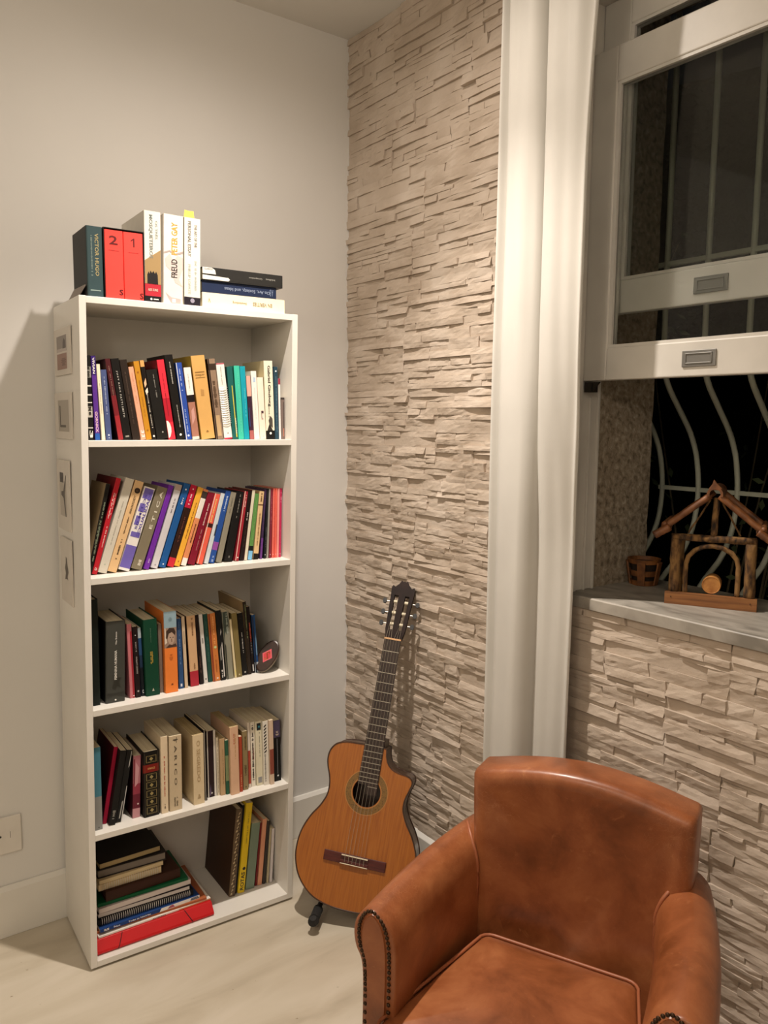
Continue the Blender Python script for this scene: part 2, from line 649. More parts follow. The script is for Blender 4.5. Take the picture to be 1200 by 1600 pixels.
def grille():
    g = thing('window_grille', 'pale iron security grille with bellied bars outside the window', 'grille', (.33, -1.6, OZ0 + .03))

    def xo(z):
        pts = [(1.0, .0), (1.06, .05), (1.12, .135), (1.2, .185), (1.3, .2), (1.4, .183), (1.47, .145), (1.54, .082), (1.61, .022), (1.68, 0.0), (1.8, 0), (2.6, 0)]
        for i in range(len(pts) - 1):
            if pts[i][0] <= z <= pts[i + 1][0]:
                p0, p1, p2, p3 = (pts[max(0, min(len(pts) - 1, i + k))][1] for k in (-1, 0, 1, 2))
                t = (z - pts[i][0]) / (pts[i + 1][0] - pts[i][0])
                return max(0, .5 * (2 * p1 + (p2 - p0) * t + (2 * p0 - 5 * p1 + 4 * p2 - p3) * t * t + (3 * p1 - p0 - 3 * p2 + p3) * t ** 3))
        return 0

    for i in range(-1, 10):
        y = -1.042 - .1225 * i
        path = [(.018 + xo(z), y + 1.6, z - OZ0 - .03) for z in [1.03 + .02 * k for k in range(33)] + [1.8, 2.1, 2.6]]
        b = MB(); b.tube(path, .0078, M_BAR, n=8, ref=(0, 1, 0))
        b.build('bar', g, smooth=True)
    for z, dx in ((1.302, .200), (1.925, 0.0)):
        b = MB(); b.box(.012 + dx, .024 + dx, -.65, .69, z - .006 - OZ0 - .03, z + .006 - OZ0 - .03, M_BAR)
        b.build('cross_bar', g)


grille()

M_TWIG = ramp_mat('bark_twig', [(0.34, '1c120a'), (0.47, '5e4123'), (0.6, '8a673b')], 75.0, detail=6, rough=0.85, stretch=(1, 1, .35), bump=.8, second=90.0, bdist=.003)
M_BAMBOO = ramp_mat('split_bamboo', [(0.3, '47260f'), (0.55, '7a4a26'), (0.75, '96643a')], 35.0, detail=4, rough=0.5, stretch=(1, .3, 1))
M_PLANK = ramp_mat('cedar_plank', [(0.3, '5f3a1c'), (0.5, '87562c'), (0.72, '9f6e3e')], 24.0, detail=6, rough=0.6, stretch=(.25, 2, 4))
M_ENDGRAIN = ramp_mat('log_end', [(0.3, '9a5f2a'), (0.7, 'c98f4a')], 45.0, detail=4, rough=0.7)
M_ROPE = mat('5a3a22', rough=0.9)


def twig(b, p, q, r, material, n=10, wob=.0015, seg=8, seed=0, taper=1.0):
    P, Q = Vector(p), Vector(q)
    path, rad = [], []
    for i in range(seg + 1):
        t = i / seg
        v = P.lerp(Q, t)
        w = Vector((noise.noise(Vector((t * 3, seed, 1))), noise.noise(Vector((t * 3, seed, 5))), noise.noise(Vector((t * 3, seed, 9))))) * wob
        path.append(v + w)
        rad.append(r * (1 + (taper - 1) * t) * (1 + .12 * noise.noise(Vector((t * 7, seed, 3)))))
    b.tube(path, rad, material, n=n, ref=(0.1, 1, 0.05))


def twig_house():
    h = thing('twig_house', 'small rustic twig house with an arched doorway standing on the windowsill', 'ornament', (.141, -1.345, OZ0 + .03), (0, 0, math.atan2(-.182, .094)))
    W, D = .205, .115        # local x along the front, local -y towards the room
    b = MB(); b.box(-W / 2, W / 2, 0, .012, 0, .030, M_PLANK)
    for s in (-1, 1):
        b.lathe([(.0018, -.001), (.0018, .001)], M_ROPE, n=8, xf=Matrix.Translation((s * .088, -.0005, .018)) @ Matrix.Rotation(PI / 2, 4, 'X'))
    b.build('base_plank', h, bevel=.001)
    b = MB(); b.box(-W / 2 + .002, W / 2 - .002, .012, D, 0, .008, M_PLANK); b.build('floor_board', h)
    for s, sd in ((-1, 1), (1, 2)):
        b = MB(); twig(b, (s * .084, .014, .026), (s * .0825, .014, .158), .0125, M_TWIG, n=12, seed=sd); b.build('post', h, smooth=True)
        b = MB(); twig(b, (s * .084, D - .014, .008), (s * .0825, D - .014, .158), .0115, M_TWIG, n=10, seed=sd + 5); b.build('post', h, smooth=True)
    b = MB(); twig(b, (-.094, .014, .163), (.094, .014, .164), .0088, M_TWIG, n=10, seed=4); b.build('lintel', h, smooth=True)
    b = MB()
    path, rad = [], []
    for i in range(21):
        t = i / 20
        if t < .3: p = (-.058 - .002 * t, 0, .026 + (.10 - .026) * t / .3)
        elif t > .7: p = (.058, 0, .026 + (.10 - .026) * (1 - t) / .3)
        else:
            a = PI * (1 - (t - .3) / .4); p = (.058 * math.cos(a), 0, .10 + .047 * math.sin(a))
        path.append((p[0] + .0012 * noise.noise(Vector((t * 9, 0, 0))), .012, p[2])); rad.append(.0058 * (1 + .15 * noise.noise(Vector((t * 8, 2, 0)))))
    b.tube(path, rad, M_TWIG, n=10, ref=(0, 1, 0)); b.build('door_arch', h, smooth=True)
    b = MB(); twig(b, (.0, .014, .170), (.004, .014, .262), .0075, M_TWIG, n=10, seed=7); b.build('king_post', h, smooth=True)
    # split bamboo rafters
    for s, zz in ((-1, 0), (1, 0)):
        b = MB(); twig(b, (s * .010, -.006, .268), (s * .112, -.010, .186), .0078, M_BAMBOO, n=10, wob=.0005, seed=11 + s); b.build('rafter', h, smooth=True)
        b = MB(); twig(b, (s * .015, .004, .258), (s * .100, .002, .192), .0035, M_BAMBOO, n=8, wob=.0005, seed=13 + s); b.build('rafter', h, smooth=True)
        b = MB(); twig(b, (s * .010, D, .268), (s * .112, D, .186), .0078, M_BAMBOO, n=10, wob=.0005, seed=15 + s); b.build('rafter', h, smooth=True)
        b = MB(); twig(b, (s * .108, -.020, .196), (s * .108, D + .01, .196), .0070, M_BAMBOO, n=10, wob=.0008, seed=17 + s); b.build('eave_pole', h, smooth=True)
        b = MB(); twig(b, (s * .096, -.016, .190), (s * .130, -.018, .168), .0095, M_BAMBOO, n=10, wob=.0005, seed=19 + s); b.build('rafter_tail', h, smooth=True)
        b = MB()
        for k in range(3):
            b.tube([(s * .104 + .011 * math.cos(a), -.012 + .002 * k, .190 + .013 * math.sin(a)) for a in [2 * PI * i / 12 for i in range(13)]], .0016, M_ROPE, n=6, ref=(0, 1, 0))
        b.build('lashing', h)
        b = MB(); twig(b, (s * .012, .03, .255), (s * .058, .03, .172), .0022, M_TWIG, n=6, seed=23 + s); b.build('brace', h)
    b = MB()
    ring = []
    for t in range(13):
        a = PI * (-.12 + 1.24 * t / 12)
        ring.append((.018 * math.cos(a), .272 + .018 * math.sin(a)))
    inner = [(x * .68, .272 + (z - .272) * .68) for x, z in reversed(ring)]
    for t in range(12):
        q = [ring[t], ring[t + 1], inner[11 - t], inner[12 - t]]
        b.prism(q, 'y', -.016, D + .006, M_BAMBOO)
    b.build('ridge_pole', h)
    b = MB()
    b.prism([(-.015, .284), (-.007, .296), (-.004, .307), (.003, .298), (.016, .285), (.008, .282), (-.008, .282)], 'y', -.014, -.004, M_BAMBOO)
    b.build('ridge_knot', h, bevel=.002)
    b = MB()
    xf = Matrix.Translation((.001, .012, .0525)) @ Matrix.Rotation(PI / 2, 4, 'X')
    b.lathe([(.020, -.05), (.0215, -.02), (.0215, 0), (.0205, .002), (.0195, .002), (.0190, .0008), (.001, .0008)], M_ENDGRAIN, n=24, xf=xf)
    b.build('log', h, smooth=False, bevel=.0008)


twig_house()


def slatted_pot():
    p = thing('wooden_pot', 'small brown wooden pot with slatted sides in the corner of the windowsill', 'pot', (.246, -1.083, OZ0 + .03))
    M1 = ramp_mat('pot_wood', [(0.3, '4a2a12'), (0.55, '7d4c22'), (0.75, '965f2e')], 30.0, rough=0.6)
    b = MB(); b.lathe([(.001, .003), (.028, .003), (.0285, .006), (.001, .006)], M1, n=24); b.build('bottom', p)
    b = MB(); b.lathe([(.0265, .004), (.0365, .062), (.0345, .062), (.025, .006)], mat('21140a', rough=.9), n=24, cap=False); b.build('liner', p)
    for z0, z1 in ((.0, .014), (.026, .041), (.060, .072)):
        r0, r1 = .0315 + z0 * .17, .0315 + z1 * .17
        b = MB(); b.lathe([(r0, z0), (r1, z1), (r1 - .003, z1), (r0 - .003, z0), (r0, z0)], M1, n=28, cap=False); b.build('hoop', p, smooth=False)
    for k in range(5):
        a = 2 * PI * k / 5 + .15
        b = MB()
        b.prism([(-.009, .002), (.009, .002), (.011, .066), (-.011, .066)], 'y', -.0022, .0022, M1, Matrix.Rotation(a, 4, 'Z') @ Matrix.Translation((0, -.0345, 0)) @ Matrix.Rotation(.165, 4, 'X'))
        b.build('stave', p, bevel=.0008)


slatted_pot()


def outside():
    rng = random.Random(5)
    M_SOIL = mat('2a241c', rough=1.0, var=.3, scale=12)
    b = MB(); b.box(WT + .03, 6.0, -6, 4, -.05, 0, M_SOIL); structure(b.build('ground'))
    M_HEDGE = ramp_mat('night_hedge', [(0.3, '0e120c'), (0.6, '1d2618'), (0.8, '2b3422')], 9.0, detail=8, rough=1.0, bump=1, second=14.0, bdist=.05, spec=.1)
    b = MB()
    n, k = 40, 30
    vs = []
    for i in range(n + 1):
        for j in range(k + 1):
            y, z = -5.5 + 9 * i / n, 3.6 * j / k
            vs.append((3.0 + .35 * noise.noise(Vector((y * 1.5, z * 1.5, 0))) + .15 * noise.noise(Vector((y * 5, z * 5, 2))), y, z))
    fs = [(i * (k + 1) + j, (i + 1) * (k + 1) + j, (i + 1) * (k + 1) + j + 1, i * (k + 1) + j + 1) for i in range(n) for j in range(k)]
    b.add(vs, fs, M_HEDGE)
    b.box(3.3, 4.2, -5.5, 3.5, 0, 3.4, M_HEDGE)
    o = tag(b.build('hedge', smooth=True), 'dark hedge in the night garden beyond the window grille', 'hedge')
    M_STEM = mat('6a6048', rough=.8, var=.2)
    M_LEAF = mat('4c5a38', rough=.7, var=.25)
    for (px, py, hgt, lab) in ((1.0, -.85, 1.9, 'thin leafy shrub in the dark outside the left of the window grille'), (1.75, .55, 2.7, 'sparse twiggy shrub in the dark outside the right of the window grille')):
        t = thing('shrub', lab, 'shrub', (px, py, 0), group='shrubs in the night garden')
        lf = MB()
        for s in range(7):
            a, ln = rng.uniform(0, 6.28), rng.uniform(.25, .55)
            path = []
            for i in range(13):
                q = i / 12
                path.append(Vector((ln * q * q * math.cos(a) + .02 * math.sin(q * 9 + s), ln * q * math.sin(a) * 1.3, hgt * q * (1 - .1 * (s % 3)))))
            b = MB(); b.tube(path, [.006 * (1 - .6 * i / 12) for i in range(13)], M_STEM, n=5); b.build('stem', t)
            for i in range(4, 13):
                for _ in range(3):
                    c = path[i] + Vector((rng.uniform(-.1, .1), rng.uniform(-.12, .12), rng.uniform(-.08, .08)))
                    d = Vector((rng.uniform(-1, 1), rng.uniform(-1, 1), rng.uniform(-1, .3))).normalized() * rng.uniform(.03, .06)
                    e = d.cross(Vector((rng.uniform(-1, 1), 1, rng.uniform(-1, 1)))).normalized() * .011
                    lf.add([c, c + d * .5 + e, c + d, c + d * .5 - e], [(0, 1, 2), (0, 2, 3)], M_LEAF)
        f = lf.build('foliage', t, fix=False)
        f['kind'] = 'stuff'


outside()


# ------------------------------------------------------------------ curtain
def curtain():
    M = ramp_mat('curtain_cloth', [(0.3, 'c9c6bf'), (0.7, 'd0cdc6')], 5.0, rough=0.9, bump=.15, second=350.0, bdist=.0006, spec=.15)
    # plan of the folds: (y, x) control points at mid height
    plan = [(-.838, -.072), (-.842, -.098), (-.850, -.112), (-.862, -.098), (-.870, -.094), (-.882, -.112), (-.900, -.123), (-.930, -.128), (-.965, -.130), (-.988, -.124), (-1.003, -.108),
            (-1.0095, -.086), (-1.0115, -.062), (-1.0135, -.040), (-1.0155, -.062), (-1.0148, -.086), (-1.0140, -.108), (-1.024, -.122), (-1.056, -.128), (-1.085, -.124), (-1.108, -.121), (-1.130, -.116), (-1.142, -.124), (-1.150, -.132), (-1.1535, -.1265)]
    pts = []
    for i in range(len(plan) - 1):
        p0, p1, p2, p3 = plan[max(i - 1, 0)], plan[i], plan[i + 1], plan[min(i + 2, len(plan) - 1)]
        for s in range(5):
            t = s / 5
            pts.append(tuple(.5 * ((2 * p1[k]) + (-p0[k] + p2[k]) * t + (2 * p0[k] - 5 * p1[k] + 4 * p2[k] - p3[k]) * t * t + (-p0[k] + 3 * p1[k] - 3 * p2[k] + p3[k]) * t ** 3) for k in (0, 1)))
    pts.append(plan[-1])
    vs, fs = [], []
    zs = [.03 + (H - .03) * i / 46 for i in range(47)]
    for z in zs:
        up = max(0, (z - 1.6)) / 1.1
        lo = max(0, 1.6 - z) / 1.6
        for k, (y, x) in enumerate(pts):
            q = k / (len(pts) - 1)
            yy = y - .012 * up * (1 - q) + .012 * lo * q + .006 * lo * (1 - q)
            xx = x
            top = max(0, (z - 2.05)) / .7
            yy -= (.055 * top ** 1.6) * max(0, (q - .75) / .25) ** 1.0
            xx -= .012 * top * math.sin(q * 40)          # gathered heading
            lo2 = min(1, max(0, (1.78 - z) / .65))
            lo2 = lo2 * lo2 * (3 - 2 * lo2)
            sq = min(1, max(0, (q - .35) / .6))
            xx += .072 * lo2 * sq
            yy += .054 * lo2 * sq
            xx += .006 * lo * math.sin(q * 11 + z)
            xx += .005 * noise.noise(Vector((yy * 30, z * 1.6, 0)))
            vs.append((min(xx, -.024), yy, z))
    n = len(pts)
    for i in range(len(zs) - 1):
        for k in range(n - 1):
            fs.append((i * n + k, i * n + k + 1, (i + 1) * n + k + 1, (i + 1) * n + k))
    b = MB(); b.add(vs, fs, M)
    o = b.build('curtain', smooth=True, fix=False)
    s = o.modifiers.new('cloth', 'SOLIDIFY'); s.thickness = .0022; s.offset = 0
    tag(o, 'long white curtain gathered between the stone wall and the window', 'curtain')


curtain()

# ------------------------------------------------------------------ bookcase
CA = -0.0392                       # the case stands a little askew to the wall
CXL, CY, SHEAR = -1.0219, -0.015, 0.0144
CW, CD, CT, CH = 0.6115, 0.2897, 0.0173, 1.80
SHELF_Z = [1.800, 1.4388, 1.082, 0.7289, 0.3839, 0.0239]     # upper faces, row 0 = top of the case
M_CASE = ramp_mat('white_laminate', [(0.3, 'dad6ce'), (0.7, 'e3dfd7')], 5.0, rough=0.38)


def case_pt(x, y, z):
    return Vector((CXL + x * math.cos(CA) - y * math.sin(CA) + SHEAR * z, CY + x * math.sin(CA) + y * math.cos(CA), z))


def bookcase():
    t = thing('bookcase', 'tall white five-shelf bookcase full of books against the white wall', 'bookcase', (CXL, CY, 0), (0, 0, CA))
    K = Matrix(((1, 0, SHEAR, 0), (0, 1, 0, 0), (0, 0, 1, 0), (0, 0, 0, 1)))
    z0 = .0073
    for x in (0, CW - CT):
        b = MB(); b.box(x, x + CT, -CD, 0, z0, CH, M_CASE, K); b.build('side_panel', t, bevel=.0008)
    b = MB(); b.box(CT, CW - CT, -CD + .0005, 0, CH - .0175, CH - .0005, M_CASE, K); b.build('top_panel', t, bevel=.0008)
    for z in SHELF_Z[1:5]:
        b = MB(); b.box(CT, CW - CT, -CD, -.004, z - .0165, z, M_CASE, K); b.build('shelf', t, bevel=.0008)
    b = MB(); b.box(CT, CW - CT, -CD, -.004, z0, SHELF_Z[5], M_CASE, K); b.build('bottom_panel', t, bevel=.0008)
    b = MB(); b.box(CT, CW - CT, -.004, -.001, z0, CH - .0175, M_CASE, K); b.build('back_panel', t)
    for x in (.03, CW - .03):
        for y in (-.04, -CD + .04):
            b = MB(); b.lathe([(.012, 0), (.012, z0)], M_TRIM, n=12, xf=Matrix.Translation((x, y, 0))); b.build('foot', t)


bookcase()

# ------------------------------------------------------------------ books
M_PAGES = ramp_mat('page_edges', [(0.3, 'cbbd9f'), (0.7, 'ddd1b6')], 6.0, detail=3, rough=0.95, stretch=(60, .5, .5), spec=.1)
M_PAGES_OLD = ramp_mat('old_page_edges', [(0.3, 'a8946c'), (0.7, 'bfab82')], 6.0, detail=3, rough=0.95, stretch=(60, .5, .5), spec=.1)
ROW_NAME = ['books on top of the bookcase', 'books on the top shelf', 'books on the second shelf', 'books on the third shelf', 'books on the fourth shelf', 'books on the bottom shelf']


def bmat(h):
    return mat(h, rough=.5, var=.07, scale=40.0, spec=.22)


class Prints:
    """flat print on a spine: u across (-.5 .. .5), v along (0 .. 1)"""
    def __init__(self, th, h, off=-.00035):
        self.b, self.th, self.h, self.off, self.n = MB(), th, h, off, 0

    def poly(self, pts, color, lift=0.0):
        self.n += 1
        y = self.off - lift
        vs = [(u * self.th, y, v * self.h) for u, v in pts]
        self.b.add(vs, [tuple(range(len(vs)))], mat(color, rough=.45, var=.05))

    def text(self, s, v, L, W, color, way='d', u=0.0):
        self.n += 1
        vs, fs = text_geo(s)
        ln, ht = L * self.h, W * self.th
        if way in 'hr':
            ln, ht = L * self.th, W * self.h
        out = []
        for x, y in vs:
            a, c = x * ln, y * ht
            if way == 'd': p = (c, -a)
            elif way == 'u': p = (-c, a)
            elif way == 'r': p = (-a, -c)
            else: p = (a, c)
            out.append((p[0] + u * self.th, self.off - .0002, p[1] + v * self.h))
        self.b.add(out, fs, mat(color, rough=.45, var=.05))

    def line(self, v0, v1, color, u=0.0, w=.16, seed=0):
        """a run of lettering too small to read"""
        rng = random.Random(int(v0 * 977 + v1 * 131 + seed * 17 + 5))
        v = v0
        step = .0034 / self.h
        while v < v1:
            d = step * rng.choice([.7, .9, 1.1])
            if rng.random() > .17:
                hh = w * rng.choice([.6, .75, 1.0])
                self.poly([(u - hh / 2, v), (u + hh / 2, v), (u + hh / 2, v + d * .72), (u - hh / 2, v + d * .72)], color, .0001)
            v += d

    def dot(self, v, color, r=.25, u=0.0):
        rr = r * self.th
        self.poly([(u + r * math.cos(a), v + rr * math.sin(a) / self.h) for a in [2 * PI * k / 14 for k in range(14)]], color, .0001)

    def apply(self, items):
        for it in items:
            k = it[0]
            if k == 't': self.text(*it[1:])
            elif k == 'l': self.line(*it[1:])
            elif k == 'o': self.dot(*it[1:])
            elif k == 'p': self.poly(it[2], it[1], it[3] if len(it) > 3 else 0)
            elif k == 'b': self.poly([(-.5, it[1]), (.5, it[1]), (.5, it[2]), (-.5, it[2])], it[3])


def book_parts(root, th, h, dep, color, bands=(), prints=(), side=None, hard=False, old=False, top_inset=None):
    base, sidem = bmat(color), bmat(side or color)
    r = min(th * .28, .004 if hard else .0016)
    ct = .0022 if hard else .0007
    ct = min(ct, th * .18)
    outer = [(-th / 2, dep), (-th / 2, r), (-th / 2 + r * .35, r * .3), (-th / 2 + r, 0), (th / 2 - r, 0), (th / 2 - r * .35, r * .3), (th / 2, r), (th / 2, dep)]
    inner = [(-th / 2 + ct, dep), (-th / 2 + ct, r + ct), (-th / 2 + ct + r * .3, r * .5 + ct), (-th / 2 + r + ct * .4, ct), (th / 2 - r - ct * .4, ct), (th / 2 - ct - r * .3, r * .5 + ct), (th / 2 - ct, r + ct), (th / 2 - ct, dep)]
    zs = sorted(set([0.0, 1.0] + [round(v, 4) for bd in bands for v in bd[:2]]))
    b = MB()
    n = len(outer)

    def colour_at(z):
        for z0, z1, c in bands:
            if z0 <= z <= z1: return bmat(c)
        return base
    for za, zb in zip(zs, zs[1:]):
        cm = colour_at((za + zb) / 2)
        for i in range(n - 1):
            q = [(*outer[i], za * h), (*outer[i + 1], za * h), (*outer[i + 1], zb * h), (*outer[i], zb * h)]
            b.add(q, [(0, 1, 2, 3)], sidem if i in (0, n - 2) else cm)
    for i in range(n - 1):
        b.add([(*inner[i], 0), (*inner[i], h), (*inner[i + 1], h), (*inner[i + 1], 0)], [(0, 1, 2, 3)], sidem)
        for z in (0, h):
            b.add([(*outer[i], z), (*outer[i + 1], z), (*inner[i + 1], z), (*inner[i], z)], [(0, 1, 2, 3)], base)
    for i in (0, n - 1):
        b.add([(*outer[i], 0), (*outer[i], h), (*inner[i], h), (*inner[i], 0)], [(0, 1, 2, 3)], sidem)
    b.build('cover', root, fix=True)
    p = MB()
    e = .003 if hard else .0004
    p.box(-th / 2 + ct + .0002, th / 2 - ct - .0002, ct + .0006, dep - (.004 if hard else .0006), e, h - e, M_PAGES_OLD if old else M_PAGES)
    p.build('pages', root)
    if prints:
        pr = Prints(th - 2 * r * .6, h)
        pr.apply(prints)
        if pr.n:
            pr.b.build('spine_print', root, fix=False)['kind'] = 'stuff'


BOOKS = []


def book(row, x, th, h, lean, rec, dep, color, label, bands=(), prints=(), **kw):
    z = SHELF_Z[row] + .0004
    up = th / 2 * abs(math.sin(lean))
    p = case_pt(x, -CD + rec, z)
    p.z += up
    o = thing('book', label, 'book', p, (0, 0, 0), ROW_NAME[row])
    o.matrix_world = Matrix.Translation(p) @ Matrix.Rotation(CA, 4, 'Z') @ Matrix.Rotation(lean, 4, 'Y')
    book_parts(o, th, h, dep, color, bands, prints, **kw)
    BOOKS.append(o)
    return o


# row, x, thickness, height, lean, set-back, depth (metres, in the frame of the case)
book(0, 0.0455, 0.0400, 0.1730, 0.0000, 0.0120, .14, '364a4d',
     'dark green hardcover with gold lettering, leftmost book on top of the bookcase',
     prints=[('t', 'VICTOR HUGO', .6, .6, .26, 'a89a6c', 'd', .14), ('l', .28, .86, '6f7f78', -.22, .12, 0), ('p', '8fa39c', [(-.36, .085), (.36, .085), (.36, .1), (-.36, .1)], 0)], hard=True, side='0b0b0c')
book(0, 0.0930, 0.0465, 0.1695, 0.0000, 0.0115, .145, 'f2473f',
     'left one of the two bright red volumes in the black slipcase',
     prints=[('t', '2', .855, .48, .13, '5a1012', 'h', -.02), ('p', '8a1a1c', [(-.3, .7), (.3, .7), (.3, .706), (-.3, .706)], 0), ('t', 'S', .1, .22, .085, '4a0c10', 'h', .36)])
book(0, 0.1422, 0.0495, 0.1695, 0.0000, 0.0115, .145, 'f2473f',
     'right one of the two bright red volumes in the black slipcase',
     prints=[('p', '5a1012', [(0, .79), (.07, .79), (.07, .915), (.01, .915), (-.12, .885), (-.12, .87), (0, .892)], .0002), ('p', '8a1a1c', [(-.26, .7), (.28, .7), (.28, .706), (-.26, .706)], 0), ('t', 'S', .07, .2, .09, '4a0c10', 'h', .4)])
book(0, 0.1915, 0.0437, 0.2308, 0.0109, 0.0120, .2, 'd9d4c9',
     'thick white paperback with a red band and black figures, on top of the bookcase',
     bands=[(0, .065, '171417'), (.065, .2, 'b12c38')],
     prints=[('p', '9c8156', [(-.5, .2), (.5, .2), (.5, .585), (-.5, .455)], 0), ('p', '171212', [(-.36, .2), (-.36, .3), (-.28, .335), (-.22, .31), (-.16, .345), (-.06, .32), (.02, .345), (.12, .315), (.2, .34), (.3, .3), (.32, .2)], .0002), ('t', 'OS TRÊS', .8, .2, .16, '8a9089', 'd', .26), ('t', 'MOSQUETEIROS', .72, .48, .26, '6f7771', 'd', -.12), ('t', 'ALEX. DUMAS', .135, .62, .03, 'd8c0b0', 'h', 0), ('o', .032, 'e8e4da', .07, -.12), ('p', 'd8d4ca', [(.02, .026), (.34, .026), (.34, .038), (.02, .038)], .0001)])
book(0, 0.2453, 0.0531, 0.2294, 0.0232, 0.0120, .15, 'dbd4ca',
     'white paperback with orange and black italic capitals, on top of the bookcase',
     prints=[('p', 'c9b9b2', [(-.45, .5), (-.2, .56), (0, .48), (.2, .55), (.5, .53), (.5, .4), (.3, .28), (.5, .2), (.1, .24), (-.1, .36), (-.4, .42)], 0), ('p', 'a59892', [(-.5, .575), (-.2, .6), (.1, .57), (.5, .605), (.5, .58), (.1, .55), (-.2, .58), (-.5, .555)], .0001), ('p', 'b3a49f', [(-.42, .12), (-.1, .07), (.4, .06), (.4, 0), (-.1, 0)], 0), ('t', 'PETER GAY', .735, .36, .32, 'f09a38', 'u', .05), ('t', 'FREUD', .4, .21, .32, '1d1a18', 'u', .05), ('p', 'f1ece2', [(-.05, .015), (.12, .015), (.12, .055), (-.05, .055)], .0002)])
book(0, 0.2983, 0.0450, 0.2287, 0.0188, 0.0120, .15, 'dcd7c9',
     'tall white paperback with yellow paper tabs and a black foot, on top of the bookcase',
     bands=[(0, .095, '211c24')],
     prints=[('t', 'PERSONAL ESSAY', .76, .4, .2, '77736b', 'd', -.2), ('t', 'THE ART OF THE', .8, .26, .18, '85817a', 'd', .2), ('t', 'PHILLIP LOPATE', .3, .34, .16, 'aeb3a6', 'd', -.2), ('l', .16, .52, 'b4b8ac', .2, .14, 0), ('o', .055, '8f8a9a', .14, 0)])
book(1, 0.0342, 0.0135, 0.2167, -0.0099, 0.0400, .14, '1a1815',
     'narrow black paperback with white bands at the left end of the top shelf',
     bands=[(.14, .152, 'dcd8cc'), (.27, .4, 'b9b4a8'), (.44, .452, 'dcd8cc'), (.53, .545, 'e4e0d6'), (.635, .65, 'dcd8cc'), (.74, .87, '8f8d84')],
     prints=[('l', .28, .4, '1a1815', 0, .7, 0), ('l', .75, .87, '2a2822', 0, .6, 0), ('t', '3', .07, .09, .7, 'eae6dc', 'd', .1)])
book(1, 0.0510, 0.0123, 0.2162, -0.0256, 0.0400, .14, '59308c',
     'purple paperback with white capital lettering, second from the left on the top shelf',
     bands=[(0, .08, '2857a4'), (.77, 1, '38206a')],
     prints=[('t', 'VIVIAN', .885, .19, .55, 'f0ecea', 'd', 0), ('t', 'GORNICK', .215, .25, .62, 'efc6d8', 'd', 0)])
book(1, 0.0663, 0.0093, 0.1957, -0.0458, 0.0400, .13, 'e8dfc4',
     'thin cream spine between the purple and the slate blue paperback',
     prints=[('l', .35, .8, 'a89c80', 0, .2, 0)])
book(1, 0.0803, 0.0148, 0.1821, -0.0531, 0.0400, .12, '4a5680',
     'short slate blue paperback right of the thin cream spine, top shelf',
     prints=[('l', .35, .9, '9aa4c0', 0, .25, 0), ('o', .07, 'dfe2ea', .16), ('o', .03, 'c8ccd8', .1)])
book(1, 0.1109, 0.0132, 0.2120, -0.1385, 0.0400, .15, '9a2a30',
     'dark maroon paperback fading to red at its foot, top shelf',
     bands=[(.55, 1, '4a1a1e'), (.3, .55, '752026')],
     prints=[('l', .55, .9, '8a6a5c', 0, .2, 0)], side='2a0f12')
book(1, 0.1288, 0.0213, 0.2127, -0.1350, 0.0400, .14, '14110f',
     'black paperback with widely spaced white capitals down its spine, top shelf',
     prints=[('t', 'J U S T  K I D S', .72, .26, .22, 'cfcac0', 'd', 0), ('t', 'P A T T I  S M I T H', .42, .28, .22, 'cfcac0', 'd', 0), ('p', '8f8a80', [(-.25, .03), (.25, .03), (.25, .05), (-.25, .05)], 0)])
book(1, 0.1519, 0.0193, 0.2111, -0.1441, 0.0400, .14, '2b211b',
     'very dark brown paperback left of the thin salmon spine, top shelf',
     prints=[('l', .2, .85, '4a3a30', 0, .2, 0)])
book(1, 0.1706, 0.0137, 0.1938, -0.1510, 0.0400, .13, 'e2a486',
     'thin salmon pink paperback with white curls at its foot, top shelf',
     prints=[('t', '33', .08, .1, .7, 'f4ece4', 'd', .1), ('l', .5, .9, 'c48468', 0, .15, 0)])
book(1, 0.1858, 0.0153, 0.2090, -0.1440, 0.0400, .14, 'bf8524',
     'ochre yellow paperback beside the thin salmon pink one, top shelf',
     prints=[('o', .86, '9a5f14', .2), ('o', .12, '9a5f14', .2), ('l', .3, .75, 'a06a18', 0, .18, 0)], side='8a5a14')
book(1, 0.2004, 0.0114, 0.2121, -0.1405, 0.0400, .14, '17120f',
     'thin black paperback with cream and orange patches, top shelf',
     bands=[(.92, 1, 'd8a060')],
     prints=[('p', 'e2b892', [(-.4, .72), (.3, .78), (.3, .7), (-.3, .66)], 0), ('p', 'e6dccb', [(-.4, .62), (.4, .66), (.4, .6), (-.2, .57)], 0), ('l', .15, .58, 'b8b0a2', 0, .3, 0), ('o', .045, 'f0ece2', .28)])
book(1, 0.2234, 0.0309, 0.1879, -0.1470, 0.0400, .14, '191714',
     'stocky black paperback, lower than the red one it leans on, top shelf',
     prints=[('l', .6, .93, '8d8a82', .1, .1, 0), ('o', .1, '9d9a92', .08, .1)])
book(1, 0.2498, 0.0198, 0.2157, -0.1347, 0.0400, .14, 'dd3040',
     'red paperback with a white half circle at its foot, top shelf',
     bands=[(.22, .52, 'b51f30')],
     prints=[('p', 'ece6dc', [(-.5, .02), (-.2, .04), (.05, .1), (.1, .15), (0, .2), (-.25, .235), (-.5, .24)], 0), ('l', .3, .85, '8f1c28', 0, .12, 0)], side='6e1820')
book(1, 0.2754, 0.0247, 0.2299, -0.1386, 0.0400, .15, '15120f',
     'tall black hardcover with pale page tops, top shelf',
     prints=[('l', .66, .92, 'b4b0a6', 0, .16, 0), ('l', .13, .4, 'a8a49a', .1, .14, 0), ('o', .055, 'efece4', .16)], hard=True)
